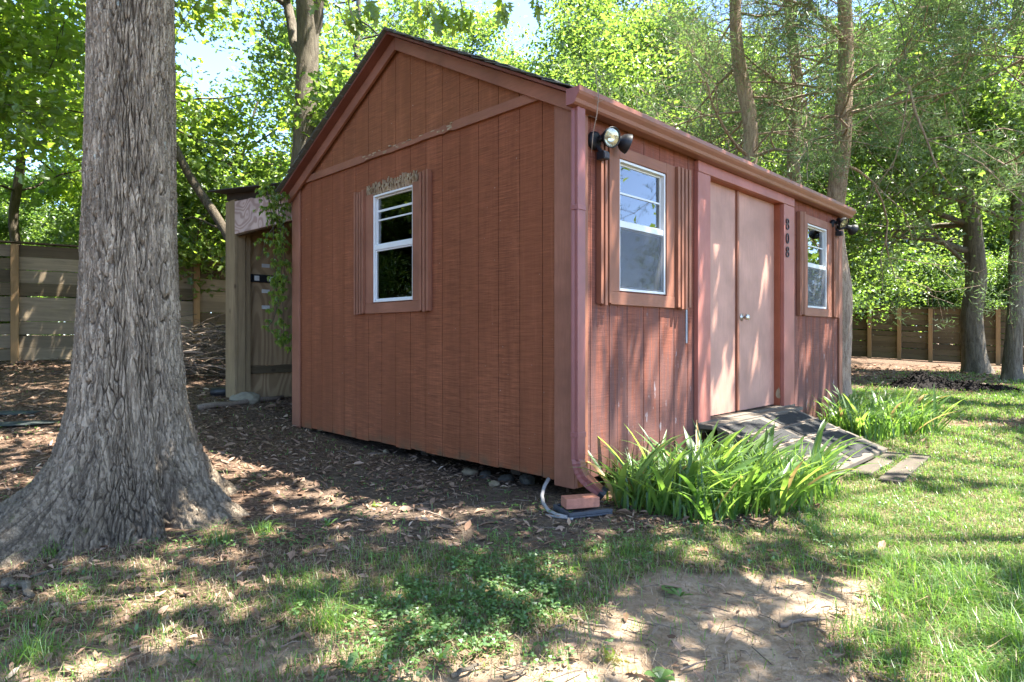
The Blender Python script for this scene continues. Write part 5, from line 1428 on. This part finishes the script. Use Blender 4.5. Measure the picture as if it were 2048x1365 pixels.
def blades(mb, X, Y, L, W, rs, lean=.5):
    n = len(X); Z = gz(X, Y) - .004; a = rs.uniform(0, 2 * np.pi, n); d = np.stack([np.cos(a), np.sin(a), 0 * a], -1); s = np.stack([-np.sin(a), np.cos(a), 0 * a], -1)
    P = np.stack([X, Y, Z], -1); ln = (rs.random(n) * lean + .08)[:, None]; up = np.array([0, 0, 1.0]); L = L[:, None]; W = W[:, None]
    m1 = P + up * L * .55 + d * L * ln * .25; tp = P + up * L * (1 - .35 * ln) + d * L * ln
    V = np.stack([P - s * W, P + s * W, m1 + s * W * .75, m1 - s * W * .75, tp], 1); b = np.arange(n)[:, None] * 5
    r_ = np.repeat(rs.random(n), 5)
    i0 = mb.n
    mb.add(V.reshape(-1, 3), b + np.array([[0, 1, 2, 3]]), rnd=r_); mb.f.setdefault(3, []).append(b + np.array([[3, 2, 4]]) + i0)
# ------------------------------------------------------------------ iris clumps: every blade its own part
def iris_blade(seed, mat='iris_leaf'):
    rs = np.random.default_rng(seed); L = 1.0; n = 7; w = rs.uniform(.024, .040); bend = rs.uniform(.25, 1.35) * (2.0 if rs.random() < .15 else 1)
    mb = MB(); V = []; x = z = 0.0; ang = rs.uniform(.05, .2)
    for k in range(n + 1):
        s = k / n; ww = w * (1 - .08 * math.cos(s * 3)) * (1 - s ** 3.2) * (.65 + .7 * min(1, s * 2.5) * (1 - .35 * s)) + (.0008)
        V += [(x - .0, -ww, z + .0), (x + ww * .32, 0, z - ww * .12), (x, ww, z)]
        x += math.sin(ang) * L / n; z += math.cos(ang) * L / n; ang += bend / n * (.4 + 1.6 * s)
    F = []
    for k in range(n):
        b = k * 3; F += [(b, b + 1, b + 4, b + 3), (b + 1, b + 2, b + 5, b + 4)]
    mb.add(V, F, rnd=rs.uniform(.1, 1)); me = mb.mesh('blade', mat, True); return me
IB = [iris_blade(300 + k) for k in range(14)]; IBD = [iris_blade(330 + k, 'iris_dry') for k in range(2)]
def iris_clump(label, poly, n, lean_az, seed, Lr=(.30, .52), px_rank=None):
    rs = np.random.default_rng(seed); poly = np.array(poly, float)
    def inside(p):
        c = False; j = len(poly) - 1
        for i in range(len(poly)):
            if (poly[i, 1] > p[1]) != (poly[j, 1] > p[1]) and p[0] < (poly[j, 0] - poly[i, 0]) * (p[1] - poly[i, 1]) / (poly[j, 1] - poly[i, 1]) + poly[i, 0]: c = not c
            j = i
        return c
    lo, hi = poly.min(0), poly.max(0); c0 = to_world(*poly.mean(0)); z0 = gz1(*c0)
    t = thing('iris_clump', label, 'plant', (c0[0], c0[1], z0), 0, 'clumps of iris along the shed front')
    fans = []
    while len(fans) < n // 5:
        p = rs.uniform(lo, hi)
        if inside(p): fans.append(p)
    for p in fans:
        Xw, Yw = to_world(*p); zz = gz1(Xw, Yw); fa = rs.uniform(0, 6.28); edge = (p - poly.mean(0)); ed = to_world(*edge) - CORNER
        out_a = math.atan2(ed[1], ed[0])
        for k in range(5):
            s = rs.uniform(*Lr) * (1.0 if k < 4 else .6)
            a = lean_az + rs.normal() * .75 if rs.random() < .65 else out_a + rs.normal() * .6
            a += 0.0
            o = link('blade', IB[rs.integers(14)] if rs.random() > .05 else IBD[rs.integers(2)], t, (Xw - c0[0] + rs.normal() * .022, Yw - c0[1] + rs.normal() * .022, zz - z0 - .01), (rs.normal() * .10, rs.uniform(.05, .50) + .12 * abs(rs.normal()), a)); o.scale = (s * rs.uniform(.85, 1.2), s * rs.uniform(.8, 1.15), s)
    # short new leaves and leaf stubs between the fans, too many to tell apart
    mb = MB(); m_ = 1300; q = []
    while len(q) < m_:
        p = rs.uniform(lo, hi)
        if inside(p): q.append(to_world(*p))
    q = np.array(q); blades(mb, q[:, 0], q[:, 1], rs.uniform(.14, .40, m_), rs.uniform(.005, .010, m_), rs, 1.1); mb.v = [v - np.array([c0[0], c0[1], z0]) for v in mb.v]
    part('young_leaves', mb, 'iris_leaf', t)['kind'] = 'stuff'
    return t
iris_clump('large iris clump of sword shaped leaves between the downspout and the ramp', [(.12, -.14), (1.35, -.14), (1.55, -.9), (1.35, -1.12), (.75, -1.08), (.1, -.75), (-.02, -.35)], 300, -.15, 61, (.36, .60))
iris_clump('smaller iris clump beyond the ramp at the far corner of the shed', [(3.55, -.22), (4.75, -.12), (4.95, -.75), (4.35, -1.05), (3.45, -.72)], 220, -.1, 62, (.36, .58))

# ------------------------------------------------------------------ ground cover
def in_view_xy(rs, n, y0, y1, power=1.0):
    """random ground points in the picture's field, denser towards the camera"""
    t = rs.random(n) ** power; Y = y0 * (y1 / y0) ** t; X = rs.uniform(-.86, .86, n) * Y
    return X, Y
def on_shed(X, Y, m=.02):
    u, v = to_shed(X, Y); return (u > -m) & (u < FL + m) & (v > -m) & (v < GW + m)
def on_ramp(X, Y):
    u, v = to_shed(X, Y); return ((u > 1.45) & (u < 3.18) & (v > -.95) & (v < .05)) | ((u > 2.0) & (u < 2.95) & (v > -1.06) & (v < -.97) & (np.sin(u * 9) > -.1)) | ((u > 2.0) & (u < 2.95) & (v > -1.26) & (v < -1.16) & (np.sin(u * 7 + 1) > -.6))
def on_oak(X, Y): return np.hypot(X - OAKX, Y - OAKY) < .52
def grass():
    rs = np.random.default_rng(71)
    X, Y = in_view_xy(rs, 520000, 1.7, 17, .9); g, di, so = zone(X, Y)
    tuft = fbm(X * 7, Y * 7, 91, 3); patch = fbm(X * 2.2, Y * 2.2, 93, 3)
    p = g * sstep(.28, .62, tuft * .6 + patch * .5 + g * .12) + .012
    u, v = to_shed(X, Y)
    p *= np.where(u > .2, 1, .62)
    keep = (rs.random(len(X)) < p) & ~on_shed(X, Y) & ~on_ramp(X, Y) & ~on_oak(X, Y)
    X, Y, tuft, g = X[keep], Y[keep], tuft[keep], g[keep]
    n = len(X); L = (.018 + .036 * rs.random(n) ** 1.7 + .030 * sstep(.55, .8, tuft)) * (1 + 1.3 * sstep(1.0, 1.5, X) * sstep(3.1, 2.6, Y)) * (1 + .03 * Y); W = (.0011 + .0010 * rs.random(n)) * np.maximum(1, Y / 3.2)
    dry = rs.random(n) < np.where(X > .9, .09, .16)
    mb = MB(); blades(mb, X[~dry], Y[~dry], L[~dry], W[~dry], rs, 1.5); o = part('grass', mb, 'grass_blade', None); o['kind'] = 'stuff'; o['label'] = 'short patchy lawn grass'
    # dry thatch: flatter straw between the green
    X2, Y2 = in_view_xy(rs, 110000, 1.7, 9, .9); g2, d2, s2 = zone(X2, Y2)
    k2 = (rs.random(len(X2)) < (g2 * .55 + .04 + .55 * (1 - d2) * (1 - g2) * sstep(3.6, 2.6, Y2) * sstep(.3, .5, fbm(X2 * 2, Y2 * 2, 8, 3)))) & ~on_shed(X2, Y2) & ~on_ramp(X2, Y2) & ~on_oak(X2, Y2); X2, Y2 = X2[k2], Y2[k2]
    mb = MB(); blades(mb, np.r_[X[dry], X2], np.r_[Y[dry], Y2], np.r_[L[dry], .02 + .035 * rs.random(len(X2))], np.r_[W[dry], .0013 * np.maximum(1, Y2 / 3)], rs, 2.6); o = part('dry_grass', mb, 'dry_grass', None); o['kind'] = 'stuff'; o['label'] = 'dry straw between the grass'
    return n
grass()
def clover():
    rs = np.random.default_rng(72); mb = MB()
    X, Y = in_view_xy(rs, 34000, 1.75, 6.5, .9); g, di, so = zone(X, Y); pt = fbm(X * 2.6, Y * 2.6, 44, 3); u, v = to_shed(X, Y)
    left = sstep(.9, .2, X) * .9 + .25
    p = sstep(.44, .64, pt) * (g * .95 + .10 * (1 - di)) * left
    k = (rs.random(len(X)) < p) & ~on_shed(X, Y) & ~on_ramp(X, Y) & ~on_oak(X, Y); X, Y = X[k], Y[k]
    n = len(X); Z = gz(X, Y) + rs.uniform(.012, .045, n); s = rs.uniform(.008, .0165, n); base = rs.uniform(0, 6.28, n); rr = np.repeat(rs.random(n), 15)
    V = []
    P = np.stack([X, Y, Z], -1)
    for j in range(3):
        a = base + j * 2.094; d = np.stack([np.cos(a), np.sin(a), 0 * a], -1); q = np.stack([-np.sin(a), np.cos(a), 0 * a], -1); S = s[:, None]; up = np.array([0, 0, 1.0]) * S
        tilt = rs.normal(size=(n, 1)) * .35
        V += [P, P + d * S * .62 + q * S * .52 + up * (.22 + tilt), P + d * S * 1.15 + q * S * .30 + up * tilt, P + d * S * 1.15 - q * S * .30 + up * tilt, P + d * S * .62 - q * S * .52 + up * (.22 + tilt)]
    V = np.stack(V, 1).reshape(-1, 3); b = np.arange(n)[:, None] * 15
    F = np.concatenate([b + np.array([[5 * j + 0, 5 * j + 1, 5 * j + 2, 5 * j + 3, 5 * j + 4]]) for j in range(3)])
    mb.add(V, F, rnd=rr); o = part('clover', mb, 'clover_leaf', None); o['kind'] = 'stuff'; o['label'] = 'clover and small round-leaved weeds in the grass'
clover()
def litter():
    rs = np.random.default_rng(73); mb = MB()
    X, Y = in_view_xy(rs, 97000, 1.75, 19, .8); g, di, so = zone(X, Y); pt = fbm(X * 1.5, Y * 1.5, 66, 3)
    p = (1 - g) * (1 - .93 * di) * sstep(.30, .62, pt * .6 + .4 * fbm(X * 4.5, Y * 4.5, 67, 3)) * (.30 + .40 * sstep(2.9, 4.2, Y)) + .02 * (1 - di) + .02
    k = (rs.random(len(X)) < p) & ~on_shed(X, Y, -.5) & ~on_ramp(X, Y) & ~on_oak(X, Y); X, Y = X[k], Y[k]
    n = len(X); s = (.006 + .026 * rs.random(n) ** 2.2 + .022 * (rs.random(n) < .05)) * np.maximum(1, Y / 4.2) ** .8; Z = gz(X, Y) + rs.uniform(.003, .016, n)
    a = rs.uniform(0, 6.28, n); S = s[:, None]; d = np.stack([np.cos(a), np.sin(a), rs.normal(size=n) * .28], -1); q = np.stack([-np.sin(a), np.cos(a), rs.normal(size=n) * .28], -1)
    up = np.array([0, 0, 1.0]) * S * rs.uniform(-.1, .35, (n, 1)); P = np.stack([X, Y, Z], -1); w = rs.uniform(.22, .5, (n, 1))
    V = np.stack([P - d * S, P - d * S * .3 + q * S * w + up, P + d * S * .35 + q * S * w * .8 + up * .8, P + d * S, P + d * S * .35 - q * S * w * .8 + up * .8, P - d * S * .3 - q * S * w + up, P - d * S * .3, P + d * S * .35], 1).reshape(-1, 3)
    b = np.arange(n)[:, None] * 8
    F4 = np.concatenate([b + np.array([[6, 7, 2, 1]]), b + np.array([[6, 5, 4, 7]])]); F3 = np.concatenate([b + np.array([t]) for t in ((0, 6, 1), (0, 5, 6), (7, 3, 2), (7, 4, 3))])
    mb.add(V, F4, rnd=np.repeat(np.clip(rs.beta(1.6, 2.0, n), 0, 1), 8)); mb.f.setdefault(3, []).append(F3)
    o = part('leaf_litter', mb, 'leaf_litter', None); o['kind'] = 'stuff'; o['label'] = 'brown fallen leaves and chips covering the soil'
    # twigs and pebbles too many to count
    mb = MB(); X, Y = in_view_xy(rs, 2600, 1.8, 9, .9); g, di, so = zone(X, Y); k = (rs.random(len(X)) < .75 - .5 * g) & ~on_shed(X, Y) & ~on_ramp(X, Y) & ~on_oak(X, Y)
    Z = gz(X, Y)
    for x, y, z in zip(X[k], Y[k], Z[k]):
        a = rs.uniform(0, 6.28); L = rs.uniform(.03, .14); r_ = rs.uniform(.0012, .003); d = np.array([math.cos(a), math.sin(a), rs.normal() * .06]) * L
        mb.tube([(x, y, z + .004), np.array([x, y, z + .006]) + d * .5 + rs.normal(size=3) * .004, np.array([x, y, z + .004]) + d], [r_, r_, r_ * .6], 3, False)
    o = part('twig_litter', mb, 'dry_stick', None); o['kind'] = 'stuff'; o['label'] = 'small broken twigs strewn over the ground'
    mb = MB(); X, Y = in_view_xy(rs, 2600, 1.8, 6, .9); g, di, so = zone(X, Y); k = (rs.random(len(X)) < .08 + .8 * di + .2 * so) & ~on_shed(X, Y) & ~on_ramp(X, Y) & ~on_oak(X, Y); X, Y = X[k], Y[k]; Z = gz(X, Y) - .012 * di[k]
    for x, y, z in zip(X, Y, Z):
        s_ = .002 + .007 * rs.random() ** 2.5; V = np.array([(1, 0, 0), (0, 1, 0), (-1, 0, 0), (0, -1, 0), (0, 0, .8), (0, 0, -.5)]) * s_ * rs.uniform(.7, 1.3, (6, 1)) + np.array([x, y, z + s_ * .3])
        mb.add(V, [(0, 1, 4), (1, 2, 4), (2, 3, 4), (3, 0, 4), (1, 0, 5), (2, 1, 5), (3, 2, 5), (0, 3, 5)])
    o = part('pebbles', mb, 'pebble_stone', None); o['kind'] = 'stuff'; o['label'] = 'pebbles and crumbs of stone on the bare dirt'
litter()

# sticks and larger fallen leaves that can be picked out one by one
def stick(pix, r0, label, mat='dry_stick'):
    rs = np.random.default_rng(int(pix[0][0])); P = []
    for x, y in pix: X, Y, Z = groundp(x, y); P.append(np.array([X, Y, Z + r0 * .8 + .004]))
    Q = []
    for a, b in zip(P[:-1], P[1:]):
        for k in range(4): Q.append(a + (b - a) * k / 4 + rs.normal(size=3) * r0 * .35)
    Q.append(P[-1]); c = Q[0].copy(); mb = MB(); mb.tube(np.array(Q) - c, np.linspace(r0, r0 * .45, len(Q)), 7)
    o = link('stick', mb.mesh('stick', mat, True), None, c); tag(o, label, 'stick', 'sticks lying on the ground')
stick([(1558, 1258), (1600, 1248), (1655, 1243)], .010, 'pale grey stick with a cut end at the right edge of the bare dirt')
stick([(1605, 1112), (1650, 1132), (1700, 1152)], .007, 'dark straight stick on the ground in front of the large iris clump')
stick([(1635, 1160), (1655, 1164), (1672, 1168)], .007, 'short red brown stick on the sunlit dirt')
stick([(905, 1362), (940, 1342), (968, 1330)], .009, 'grey stick at the bottom edge, left of the bare dirt', 'bark_oak')
stick([(1010, 1362), (1040, 1350), (1058, 1338)], .006, 'thin grey twig at the bottom edge beside the grey stick', 'bark_oak')
stick([(1140, 1240), (1175, 1252), (1215, 1262)], .007, 'reddish broken stick lying on the upper dirt')
stick([(55, 1160), (110, 1145), (165, 1130)], .007, 'grey stick lying below the left roots of the big oak', 'bark_oak')
stick([(830, 1020), (870, 1032), (905, 1046)], .007, 'bent stick on the dark soil before the gable wall')
stick([(915, 1054), (935, 1048), (945, 1040)], .008, 'short pale stick on the dark soil before the gable wall')
stick([(145, 1212), (210, 1205), (320, 1196)], .005, 'long thin tan stick in the weeds at the lower left')
stick([(1360, 1345), (1400, 1330), (1450, 1318)], .004, 'fine twig crossing the dirt near the bottom')
stick([(1095, 1270), (1115, 1258), (1130, 1252)], .006, 'pale chip of wood at the left edge of the dirt')
stick([(15, 1180), (40, 1183), (65, 1205)], .024, 'curved piece of grey root at the lower left corner', 'bark_oak')
DRY = [oak_leaf_mesh('fallen_leaf', 'oak_leaf_dry', c, 60 + k, .12) for k, c in enumerate((.1, .4, .25, .6))]
rf = np.random.default_rng(31)
for x, y in [(335, 1335), (748, 1235), (310, 1072), (340, 1085), (690, 1038), (60, 1100), (30, 1108), (1420, 1110), (1450, 1128), (560, 1085), (1180, 1048), (1120, 1165), (1290, 1350), (210, 1280), (940, 1105), (640, 1062), (1700, 1240), (1530, 1065), (870, 1060), (470, 1040), (770, 985), (1550, 1170), (680, 1275), (980, 1320)]:
    X, Y, Z = groundp(x, y)
    o = link('fallen_leaf', DRY[rf.integers(4)], None, (X, Y, Z + .016), (rf.uniform(-.35, .35), rf.uniform(-.2, .35), rf.uniform(0, 6.28))); o.scale = [rf.uniform(.35, .65)] * 3
    tag(o, 'dry brown lobed oak leaf lying on the ground in front of the shed', 'leaf', 'fallen oak leaves')
for x, y, lab in ((1205, 1325, 'fresh green lobed oak leaf lying on the bare dirt'), (740, 1015, 'limp green oak leaf on the dark soil before the gable wall')):
    X, Y, Z = groundp(x, y); o = link('fallen_leaf', OAKLEAF[1], None, (X, Y, Z + .012), (.1, .1, .6)); o.scale = [.75] * 3; tag(o, lab, 'leaf')

# small broad-leaved weeds and tufts
def weed_mesh(seed, n, L, w, lift):
    rs = np.random.default_rng(seed); mb = MB()
    for k in range(n):
        a = k * 2.4 + rs.uniform(-.3, .3); l = L * rs.uniform(.6, 1.1); e = lift * rs.uniform(.5, 1.3); c, s_ = math.cos(a), math.sin(a); P = []
        for t, ww in ((0, .15), (.3, .55), (.6, 1), (.85, .7), (1, .05)):
            x = l * t * math.cos(e) ; z = l * (t * math.sin(e) - .35 * t * t * .6) + .003; wd = w * ww * l
            P += [(x, -wd, z + wd * .3), (x, wd, z + wd * .3)]
        mb.add([(x * c - y * s_, x * s_ + y * c, z) for x, y, z in P], [(2 * i, 2 * i + 2, 2 * i + 3, 2 * i + 1) for i in range(4)], rnd=rs.uniform(.3, 1))
    return mb.mesh('weed', 'clover_leaf', True)
WM = [weed_mesh(1, 7, .10, .16, .75), weed_mesh(2, 6, .07, .32, .5), weed_mesh(3, 8, .085, .12, 1.0)]
for x, y, k, lab in [(885, 1255, 0, 'upright broad-leaved weed in the grass left of the bare dirt'), (1085, 1160, 0, 'long-leaved weed at the upper left of the bare dirt'), (880, 1325, 2, 'tall pale weed near the bottom edge left of the dirt'), (60, 1090, 1, 'round-leaved weed by the left root of the big oak'),
                     (250, 1035, 1, 'small round-leaved seedling against the foot of the big oak'), (345, 1040, 1, 'small weed by the right foot of the big oak'), (10, 1215, 0, 'pale green weed at the left edge of the picture'), (270, 1275, 2, 'upright weed in the lower left grass'),
                     (1360, 1195, 0, 'broad weed at the top of the bare dirt'), (1340, 1185, 1, 'low weed beside the broad one at the top of the dirt'), (655, 1055, 2, 'grassy weed with a long stalk on the soil edge'), (390, 1335, 2, 'narrow-leaved weed at the bottom left'), (700, 1345, 0, 'weed at the bottom edge left of the grey stick'), (1320, 1360, 1, 'pair of dark weed leaves at the bottom edge in the dirt')]:
    X, Y, Z = groundp(x, y); o = link('weed', WM[k], None, (X, Y, Z), (0, 0, rf.uniform(0, 6.28))); o.scale = [rf.uniform(.55, .85)] * 3; tag(o, lab, 'weed', 'weeds in the yard')
def tuft(px, py, n, L, label, seed):
    rs = np.random.default_rng(seed); X, Y, Z = groundp(px, py)
    mb = MB(); n = int(n * .7); xs = X + rs.normal(size=n) * .04; ys = Y + rs.normal(size=n) * .03; n = len(xs); blades(mb, xs, ys, L * rs.uniform(.35, 1.0, n), np.full(n, .0016), rs, 2.0)
    mb.v = [v - np.array([X, Y, Z]) for v in mb.v]
    o = link('grass_tuft', mb.mesh('grass_tuft', 'grass_blade'), None, (X, Y, Z)); tag(o, label, 'grass tuft', 'tufts of longer grass')
for x, y, n, L, lab in [(435, 1085, 130, .15, 'bright tuft of long grass right of the big oak foot'), (530, 1070, 90, .12, 'yellow green grass tuft towards the gable wall'), (110, 1110, 120, .13, 'grass tuft against the left roots of the big oak'), (150, 1195, 90, .11, 'low grass tuft under the mossy stone at the lower left'), (60, 1320, 140, .14, 'spreading grass tuft in the lower left corner'), (660, 1260, 130, .2, 'tall thin grass tuft left of the clover patch'), (990, 1085, 60, .1, 'small grass tuft on the dark soil'), (1255, 1110, 110, .11, 'grass tuft in front of the iris clump'), (610, 1185, 90, .11, 'grass tuft in the middle of the clover')]:
    tuft(x, y, n, L, lab, int(x))
# twig caught on the gutter end, seedlings in the gutter
def gutter_bits():
    w = to_world(.03, -.15); Z = SZ + 2.37
    mb = MB(); rs = np.random.default_rng(3); p = np.array([0, 0, .0])
    mb.tube([(-.01, .0, .16), (.0, -.01, .06), (.01, -.02, -.02), (.0, -.015, -.14), (-.02, 0, -.24), (-.03, .0, -.36)], [.002, .003, .003, .003, .002, .001], 5)
    for k in range(12):
        z = rs.uniform(-.2, .16); a = rs.uniform(0, 6.28); mb.tube([(0, -.01, z), (math.cos(a) * .05, math.sin(a) * .05, z + .03), (math.cos(a) * .10, math.sin(a) * .09, z + rs.uniform(-.02, .07))], [.0016, .0013, .0008], 4)
    o = link('dry_twig', mb.mesh('dry_twig', 'dry_stick'), None, (w[0], w[1], Z)); tag(o, 'dry branching twig caught over the end of the gutter', 'twig')
    for px in (1478, 1498):
        u, z = frontp(px, 340, .12); w = to_world(u, -.11); o = link('seedling', WM[2], None, (w[0], w[1], SZ + 2.35)); o.scale = [.9] * 3; tag(o, 'tiny seedling sprouting from the gutter %s' % ('above the left door leaf' if px == 1478 else 'above the gap between the doors'), 'seedling')
gutter_bits()
